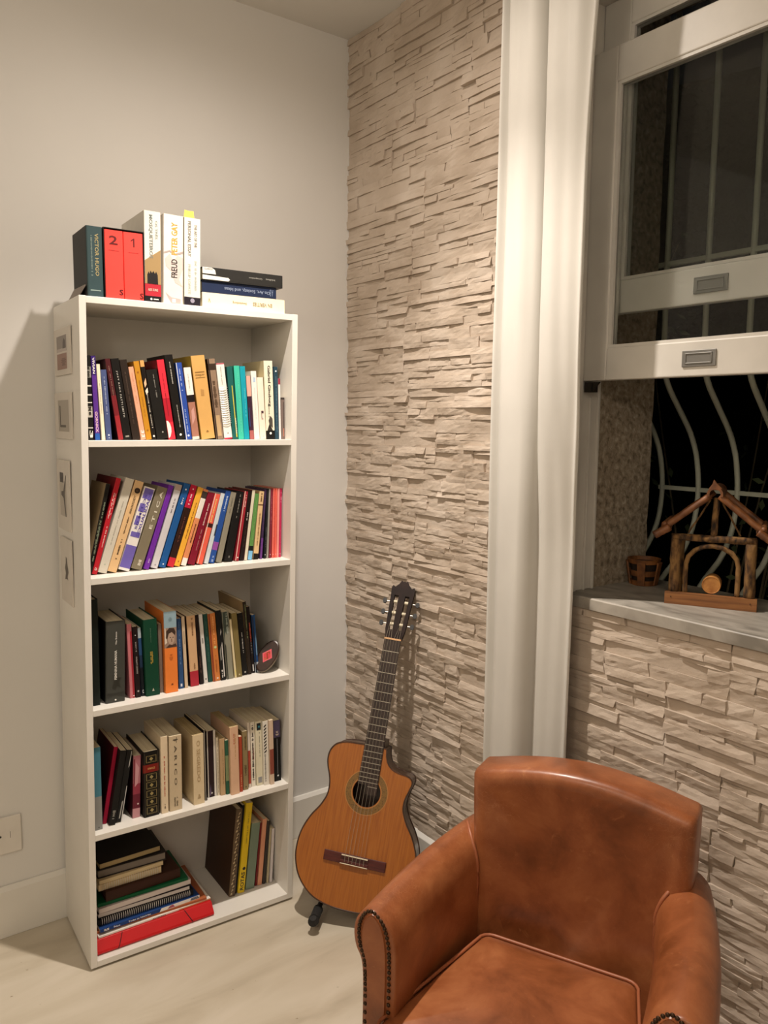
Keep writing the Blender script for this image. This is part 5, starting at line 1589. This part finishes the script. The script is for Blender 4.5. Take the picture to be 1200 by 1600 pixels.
def guitar():
    base = G_S - G_AX * .154
    g = thing('classical_guitar', 'classical guitar with an orange cedar top and a cutaway leaning in the corner', 'guitar')
    g.matrix_world = Matrix(((G_W.x, G_AX.x, G_N.x, base.x), (G_W.y, G_AX.y, G_N.y, base.y), (G_W.z, G_AX.z, G_N.z, base.z), (0, 0, 0, 1)))
    Y = .154                                    # saddle line above the body's foot
    left = [(-.06, -.150), (-.115, -.132), (-.158, -.092), (-.179, -.044), (-.183, .0), (-.176, .045), (-.157, .088), (-.134, .122), (-.119, .155), (-.1165, .185), (-.122, .213), (-.132, .240), (-.1365, .265), (-.132, .290), (-.116, .310), (-.088, .3205), (-.05, .323), (-.027, .3235)]
    right = [(.034, .3235), (.040, .316), (.043, .298), (.052, .279), (.068, .266), (.090, .2595), (.112, .257), (.127, .250), (.1325, .237), (.128, .218), (.1205, .195), (.1175, .178), (.119, .155), (.134, .122), (.157, .088), (.176, .045), (.183, .0), (.179, -.044), (.158, -.092), (.115, -.132), (.06, -.150), (0, -.154)]
    ol = [(x, y + Y) for x, y in catmull(left + right, 5)]
    hc, hr = (0, .186 + Y), .043
    N = len(ol)
    hole = []
    for x, y in ol:
        a = math.atan2(y - hc[1], x - hc[0]); hole.append((hc[0] + hr * math.cos(a), hc[1] + hr * math.sin(a)))
    b = MB()
    rings = [[(h[0] + (o[0] - h[0]) * t, h[1] + (o[1] - h[1]) * t, 0) for h, o in zip(hole, ol)] for t in (0, .3, .6, .9, 1)]
    b.loft(rings, M_CEDAR, cap=False)
    b.loft([[(h[0], h[1], 0) for h in hole], [(h[0], h[1], -.003) for h in hole]], M_CEDAR, cap=False)
    b.build('soundboard', g, fix=False)
    b = MB()
    D = -.092
    b.loft([[(x, y, -.0004) for x, y in ol], [(x, y, D) for x, y in ol]], M_ROSEWOOD, cap=False)
    b.loft([[(x, y, D) for x, y in ol], [(hc[0] + (x - hc[0]) * .02, hc[1] + (y - hc[1]) * .02, D - .004) for x, y in ol]], M_ROSEWOOD, cap=True)
    b.build('back_and_sides', g, fix=False)
    b = MB()
    for z, m in ((0, M_ROSEWOOD), (D, M_ROSEWOOD)):
        b.tube([(x, y, z) for x, y in ol] + [(ol[0][0], ol[0][1], z)], .0022, m, n=6, cap=False)
    b.build('binding', g)
    b = MB()
    MR = ramp_mat('rosette', [(0.35, '5c4320'), (0.5, '7c5c2c'), (0.65, '6a4c26')], 160.0, rough=.4)
    MR2 = mat('a8713a', rough=.4)
    K = 48
    for r0, r1, m in ((.0445, .047, MR2), (.047, .0645, MR), (.0645, .067, MR2)):
        b.loft([[(hc[0] + r * math.cos(2 * PI * k / K), hc[1] + r * math.sin(2 * PI * k / K), .0005) for k in range(K)] for r in (r0, r1)], m, cap=False)
    b.build('rosette', g, fix=False)
    # bridge
    b = MB(); b.box(-.095, .095, Y - .026, Y + .003, 0, .006, M_BRIDGE)
    b.box(-.043, .043, Y - .006, Y + .003, .006, .0095, M_BRIDGE); b.box(-.043, .043, Y - .026, Y - .014, .006, .0085, M_BRIDGE)
    br = b.build('bridge', g, bevel=.0012)
    b = MB(); b.box(-.040, .040, Y - .0012, Y + .0014, .0095, .0125, M_BONE); b.build('saddle', br)
    b = MB(); b.box(-.042, .042, Y - .0255, Y - .0235, .0085, .0098, M_BONE); b.build('tie_block_edge', br)
    # neck
    b = MB()
    rings = []
    for y, wd, dp in ((.30, .0285, .034), (.36, .0275, .024), (.45, .027, .022), (.60, .0262, .021), (.648, .0255, .020)):
        rings.append([(wd * math.cos(a), y + Y, .0005 - dp * math.sin(a) ** .8) for a in [PI * k / 10 for k in range(11)]])
    b.loft(rings, M_ROSEWOOD)
    b.prism([(-.030, .29 + Y), (.034, .29 + Y), (.030, .345 + Y), (-.026, .345 + Y)], 'z', -.088, -.004, M_ROSEWOOD)
    b.build('neck', g, smooth=False)
    f0, f1 = .186 + Y - .004, .65 + Y

    def fw(y): return .0258 + (.0312 - .0258) * (f1 - y) / (f1 - f0)
    zf = .0065
    b = MB()
    ye = .186 + Y + .022
    b.prism([(-fw(ye), ye), (-.002, ye), (-.002, f0), (fw(f0), f0), (fw(f1), f1), (-fw(f1), f1)], 'z', .0002, zf, M_EBONY)
    b.build('fretboard', g)
    for n in range(1, 21):
        y = Y + .65 * 2 ** (-n / 12)
        b = MB()
        x0 = -fw(y) + .0006 if y > ye else .001
        b.box(x0, fw(y) - .0006, y - .0009, y + .0009, zf - .0002, zf + .0010, M_FRET); b.build('fret', g)
    b = MB(); b.box(-.026, .026, f1, f1 + .005, -.006, zf + .0025, mat('d8a878', rough=.4)); b.build('nut', g)
    # headstock, tilted back
    HS = Matrix.Translation((0, f1 + .005, -.002)) @ Matrix.Rotation(math.radians(-13), 4, 'X')
    b = MB()
    th0, th1 = -.020, 0.0
    b.prism([(-.026, 0), (.026, 0), (.0315, .028), (-.0315, .028)], 'z', th0, th1, M_HEAD, HS)
    for s in (-1, 1):
        b.prism([(s * .0315, .028), (s * .0365, .142), (s * .0245, .142), (s * .0205, .028)], 'z', th0, th1, M_HEAD, HS)
    b.prism([(-.0085, .028), (.0085, .028), (.0105, .142), (-.0105, .142)], 'z', th0, th1, M_HEAD, HS)
    b.prism([(-.0365, .142), (.0365, .142), (.038, .166), (.0345, .174), (.027, .169), (.016, .181), (.010, .193), (.0045, .189), (0, .191), (-.0045, .189), (-.010, .193), (-.016, .181), (-.027, .169), (-.0345, .174), (-.038, .166)], 'z', th0, th1, M_HEAD, HS)
    hd = b.build('headstock', g)
    for s in (-1, 1):
        for k in range(3):
            y = .048 + .037 * k
            xa = .0145 + .0018 * k
            b = MB()
            b.tube([HS @ Vector((s * (xa - .0062), y, -.009)), HS @ Vector((s * (xa + .0062), y, -.009))], .0052, M_BONE, n=12, ref=(0, 1, 0))
            b.build('tuner_roller', g, smooth=False)
            xb = .034 + .0017 * k
            b = MB()
            b.tube([HS @ Vector((s * xb, y, -.012)), HS @ Vector((s * (xb + .010), y, -.012))], .0018, M_CHROME, n=8, ref=(0, 1, 0))
            pg = [(s * (xb + .009) + s * o, y + w, -.012) for o, w in ((0, -.003), (.004, -.008), (.010, -.0085), (.013, -.004), (.013, .004), (.010, .0085), (.004, .008), (0, .003))]
            b.prism([(p[0], p[1]) for p in pg], 'z', -.0155, -.0085, M_BLACK, HS)
            b.build('tuner_peg', g)
    for k in range(6):
        t = (k - 2.5) / 2.5
        b = MB()
        p0 = Vector((t * .029, Y - .022, .0075)); p1 = Vector((t * .029, Y, .0127)); p2 = Vector((t * .0215, f1 + .002, zf + .0030))
        ro = [2, 1, 0, 0, 1, 2][k]
        p3 = HS @ Vector(((-1 if k < 3 else 1) * (.0145 + .0018 * ro + (.002 if k in (1, 4) else -.002)), .048 + .037 * ro, -.0035))
        b.tube([p0, p1], .0008, M_STRING, n=5); b.tube([p1, p2, p3], .00035 if k > 2 else .0005, M_STRING, n=5)
        b.build('string', g)
    return g


guitar()


def stand():
    bc = G_S - G_AX * .154
    nh = Vector((G_N.x, G_N.y, 0)).normalized()
    wh = Vector((-nh.y, nh.x, 0)) * 1
    if wh.dot(G_W) < 0: wh = -wh
    o = Vector((bc.x, bc.y, 0)) - nh * .05
    t = thing('guitar_stand', 'black padded guitar stand under the body of the guitar', 'stand', o, (0, 0, math.atan2(wh.y, wh.x)))
    # local x along the guitar's width, local -y towards the room
    for s in (-1, 1):
        b = MB(); b.tube([(s * .088, .075, .042), (s * .088, -.085, .040)], .008, M_BLACK, n=10); b.build('arm', t, smooth=False)
        b = MB(); b.tube([(s * .088, -.035, .0405), (s * .088, -.080, .040), (s * .088, -.086, .042)], [.0145, .0145, .012], mat('1a1918', rough=.95, bump=.4), n=14); b.build('foam_pad', t)
        b = MB(); b.tube([(s * .088, -.088, .040), (s * .088, -.094, .0405), (s * .088, -.097, .052)], [.0165, .0165, .010], mat('1c1b1a', rough=.8), n=14); b.build('end_stop', t)
        b = MB(); b.tube([(s * .088, -.055, .028), (s * .088, -.058, 0)], .006, mat('8a8478', rough=.6), n=8); b.build('rubber_foot', t)
        b = MB(); b.tube([(s * .088, .075, .042), (s * .088, .100, 0)], .007, M_BLACK, n=8); b.build('rear_leg', t)
    b = MB(); b.tube([(-.088, .075, .042), (.088, .075, .042)], .008, M_BLACK, n=10); b.build('cross_bar', t)


stand()

# ------------------------------------------------------------------ leather armchair
def leather():
    m = bpy.data.materials.new('worn_tan_leather')
    m.use_nodes = True
    nt = m.node_tree
    L = nt.links.new
    b = nt.nodes['Principled BSDF']
    tc = nt.nodes.new('ShaderNodeTexCoord')

    def noise_n(scale, detail, rough=.5, dist=0.0):
        n = nt.nodes.new('ShaderNodeTexNoise')
        n.inputs['Scale'].default_value = scale
        n.inputs['Detail'].default_value = detail
        n.inputs['Roughness'].default_value = rough
        n.inputs['Distortion'].default_value = dist
        L(tc.outputs['Object'], n.inputs['Vector'])
        return n
    n1 = noise_n(7, 6, .6, .4)
    r = nt.nodes.new('ShaderNodeValToRGB')
    e = r.color_ramp.elements
    e[0].position, e[0].color = .30, rgb('6c391b')
    e[1].position, e[1].color = .72, rgb('ac6c42')
    k = e.new(.5); k.color = rgb('90522e')
    L(n1.outputs['Fac'], r.inputs[0])
    n2 = noise_n(26, 8, .7, 1.5)                    # fine pale scuffs
    r2 = nt.nodes.new('ShaderNodeValToRGB')
    r2.color_ramp.elements[0].position = .60
    r2.color_ramp.elements[1].position = .80
    r2.color_ramp.elements[1].color = (.6, .6, .6, 1)
    L(n2.outputs['Fac'], r2.inputs[0])
    mx = nt.nodes.new('ShaderNodeMix'); mx.data_type = 'RGBA'
    mx.inputs['B'].default_value = rgb('bd8053')
    L(r.outputs[0], mx.inputs['A']); L(r2.outputs[0], mx.inputs['Factor'])
    v = nt.nodes.new('ShaderNodeTexVoronoi')        # creases
    v.feature = 'DISTANCE_TO_EDGE'
    v.inputs['Scale'].default_value = 30
    nd = noise_n(5, 4)
    va = nt.nodes.new('ShaderNodeVectorMath'); va.operation = 'ADD'
    L(tc.outputs['Object'], va.inputs[0]); L(nd.outputs['Color'], va.inputs[1]); L(va.outputs[0], v.inputs['Vector'])
    rr = nt.nodes.new('ShaderNodeMapRange')
    rr.inputs['From Max'].default_value = .02
    rr.inputs['To Min'].default_value = .5; rr.inputs['To Max'].default_value = 0
    L(v.outputs['Distance'], rr.inputs['Value'])
    n3 = noise_n(3.2, 3)
    mu = nt.nodes.new('ShaderNodeMath'); mu.operation = 'MULTIPLY'
    r3 = nt.nodes.new('ShaderNodeValToRGB'); r3.color_ramp.elements[0].position = .5; r3.color_ramp.elements[1].position = .66
    L(n3.outputs['Fac'], r3.inputs[0]); L(r3.outputs[0], mu.inputs[0]); L(rr.outputs[0], mu.inputs[1])
    mx2 = nt.nodes.new('ShaderNodeMix'); mx2.data_type = 'RGBA'
    mx2.inputs['B'].default_value = rgb('c08a60')
    L(mx.outputs['Result'], mx2.inputs['A']); L(mu.outputs[0], mx2.inputs['Factor'])
    L(mx2.outputs['Result'], b.inputs['Base Color'])
    ro = nt.nodes.new('ShaderNodeMapRange'); ro.inputs['To Min'].default_value = .30; ro.inputs['To Max'].default_value = .48
    L(n1.outputs['Fac'], ro.inputs['Value']); L(ro.outputs[0], b.inputs['Roughness'])
    b.inputs['Specular IOR Level'].default_value = .45
    b.inputs['Coat Weight'].default_value = .22
    b.inputs['Coat Roughness'].default_value = .22
    nb = noise_n(260, 3)
    bp = nt.nodes.new('ShaderNodeBump'); bp.inputs['Strength'].default_value = .10; bp.inputs['Distance'].default_value = .001
    L(nb.outputs['Fac'], bp.inputs['Height'])
    nb2 = noise_n(14, 4)
    bp2 = nt.nodes.new('ShaderNodeBump'); bp2.inputs['Strength'].default_value = .35; bp2.inputs['Distance'].default_value = .004
    L(nb2.outputs['Fac'], bp2.inputs['Height']); L(bp2.outputs['Normal'], bp.inputs['Normal'])
    L(bp.outputs['Normal'], b.inputs['Normal'])
    return m


M_LEATHER = leather()
M_PIPING = mat('9c5c3c', rough=.4, var=.15, scale=30)
M_NAIL = mat('3f2d1d', rough=.4, metal=.7)


def armchair():
    c = thing('armchair', 'worn tan leather armchair with rolled arms and dark nailhead trim', 'armchair', (-.3225, -1.3513, 0), (0, 0, -1.1317))
    # local x: to the right as seen, local -y: the front
    SZ, ZT, RISE = .370, .722, .036

    def seat_half(q, sx=-1): return (.190 if sx < 0 else .152) + (q - .03) * (.062 / .33)
    # ---- seat cushion
    n = 14
    rows = []
    QF = .400

    def cushion_ring(inset, z, crown=False):
        q0, q1 = .028 + inset, QF - inset
        pts = []
        rc = max(.004, .028 - inset)
        for (sx, q, a0) in ((-1, q1, 180), (1, q1, 270), (1, q0, 0), (-1, q0, 90)):
            hw = seat_half(q, sx) - inset
            cx, cy = sx * (hw - rc), -q + (rc if q == q1 else -rc)
            for k in range(5):
                a = math.radians(a0 + 90 * k / 4)
                pts.append((cx + rc * math.cos(a), cy + rc * math.sin(a), z))
        return pts
    b = MB()
    rings = [cushion_ring(.012, SZ - .13), cushion_ring(.0, SZ - .118), cushion_ring(-.003, SZ - .06), cushion_ring(.0, SZ - .012), cushion_ring(.004, SZ - .002), cushion_ring(.012, SZ + .004), cushion_ring(.04, SZ + .011), cushion_ring(.085, SZ + .016), cushion_ring(.14, SZ + .018)]
    b.loft(rings, M_LEATHER)
    b.build('seat_cushion', c, smooth=True)
    b = MB()
    for z in (SZ + .001,):
        r = cushion_ring(-.0005, z); b.tube(r + [r[0]], .0036, M_PIPING, n=8, cap=False)
    b.build('seat_piping', c, smooth=True)
    # ---- back: crowned top, softly padded
    th = .105

    def back_outline(ins, nseg=16):
        pts = []
        hw0, hw1 = .226 - ins, .236 - ins
        zb = .20
        pts.append((-hw0, zb)); pts.append((-hw0 - .003, .40))
        rc = .008
        cor = ZT - ins
        pts += [(-hw1, cor - .05), (-hw1, cor - rc), (-hw1 + rc * .3, cor - rc * .3), (-hw1 + rc, cor + .002)]
        for k in range(1, nseg):
            t = -1 + 2 * k / nseg
            pts.append((t * (hw1 - rc), cor + .002 + RISE * (1 - t * t) ** 1.15))
        pts += [(hw1 - rc, cor + .002), (hw1 - rc * .3, cor - rc * .3), (hw1, cor - rc), (hw1, cor - .05), (hw0 + .003, .40), (hw0, zb)]
        return pts
    b = MB()
    rings = []
    for y, ins in ((.010, .060), (.002, .035), (.001, .018), (.005, .007), (.014, .0015), (.026, 0), (th - .015, 0), (th - .004, .004), (th, .012)):
        dz = -.030 * 0
        rings.append([(x, y + .02 * max(0, (.5 - z)) * 0, z) for x, z in back_outline(ins)])
    # padded front centre
    fr = [(x * .55, .0145, .20 + (z - .20) * .75) for x, z in back_outline(.060)]
    rings.insert(0, fr)
    b.loft(rings, M_LEATHER)
    o = b.build('backrest', c, smooth=True)
    # ---- arms
    prof = [(.004, .20), (.002, .33), (-.001, .43), (-.001, .50), (.004, .535), (.016, .562), (.034, .578), (.054, .5855), (.074, .577), (.089, .556), (.093, .530), (.088, .504), (.078, .486), (.073, .46), (.072, .40), (.074, .28), (.078, .16), (.079, .10), (.060, .095), (.012, .095)]
    P = catmull(prof, 3)

    def inner(q, sx=-1):
        t = (q + .10) / .46
        return (.196 if sx < 0 else .146) + (.040 if sx < 0 else .058) * max(0, t) ** .9 + .012 * math.sin(PI * min(1, max(0, t)))

    def arm_ring(sx, q, sc=0.0):
        cx, cz = .044, .36
        out = []
        for o_, z in P:
            oo, zz = o_, z
            if sc:
                oo = o_ + (cx - o_) * sc
                zz = z + (cz - z) * sc * .12
            # the arm dips a little towards its front
            zz += -.004 * max(0, q) / .35 if z > .4 else 0
            out.append((sx * (inner(q, sx) + oo * (1 if sx < 0 else 1.24)), -q, zz - (.008 if z > .4 else 0)))
        return out
    for sx in (-1, 1):
        b = MB()
        rings = [arm_ring(sx, q) for q in (-.095, -.06, -.02, .03, .09, .15, .21, .27, .32, .343, .350)] + [arm_ring(sx, .3545, .04), arm_ring(sx, .3565, .12)]
        b.loft(rings, M_LEATHER)
        arm = b.build('arm', c, smooth=True)
        # front panel, sunk inside the gathered rim
        b = MB()
        fp = [(o_ + (.044 - o_) * .42, z + (.36 - z) * .07) for o_, z in P]
        b.loft([[(sx * (inner(.357, sx) + o_), -.3555, z) for o_, z in fp], [(sx * (inner(.357, sx) + o_ + (.044 - o_) * .1), -.3610, z + (.36 - z) * .012) for o_, z in fp]], M_LEATHER)
        b.build('front_panel', arm, smooth=False)
        # nailheads along the panel's edge
        path = [(sx * (inner(.357, sx) + o_ + (.044 - o_) * .30), -.3585, z + (.36 - z) * .045) for o_, z in catmull(prof, 6)]
        path = [p for p in path if p[2] > .125]
        b = MB()
        last, acc = None, 0
        for p in path:
            p = Vector(p)
            if last is None or (p - last).length > .0069:
                b.lathe([(.0042, 0), (.0037, .0018), (.0022, .0030), (.0002, .0034)], M_NAIL, n=8, xf=Matrix.Translation(p) @ Matrix.Rotation(PI / 2, 4, 'X'))
                last = p
        nl = b.build('nailhead_trim', arm, smooth=True)
        nl['kind'] = 'stuff'
        # piping where arm meets back
        b = MB()
        pp = [(.010, .37, -.004), (.006, .43, -.004), (.003, .50, -.004), (.007, .532, -.003), (.018, .558, .002), (.034, .5755, .020), (.050, .581, .045)]
        path = [(sx * (inner(.0, sx) + p[0]), p[2], p[1] - .004) for p in catmull(pp, 5, False)]
        b.tube([(p[0] - sx * .0025, p[1] - .001, p[2]) for p in path], .0042, M_PIPING, n=8)
        b.build('arm_piping', arm, smooth=True)
    # ---- base rail and feet (under the seat)
    b = MB(); b.box(-.235, .235, -.352, .09, .10, .235, M_LEATHER); b.build('base', c, bevel=.01)
    for sx in (-1, 1):
        for q in (.33, -.06):
            b = MB(); b.lathe([(.014, 0), (.020, .05), (.024, .105)], mat('2a170e', rough=.4), n=14, xf=Matrix.Translation((sx * .225, -q, 0))); b.build('leg', c, smooth=False)


armchair()
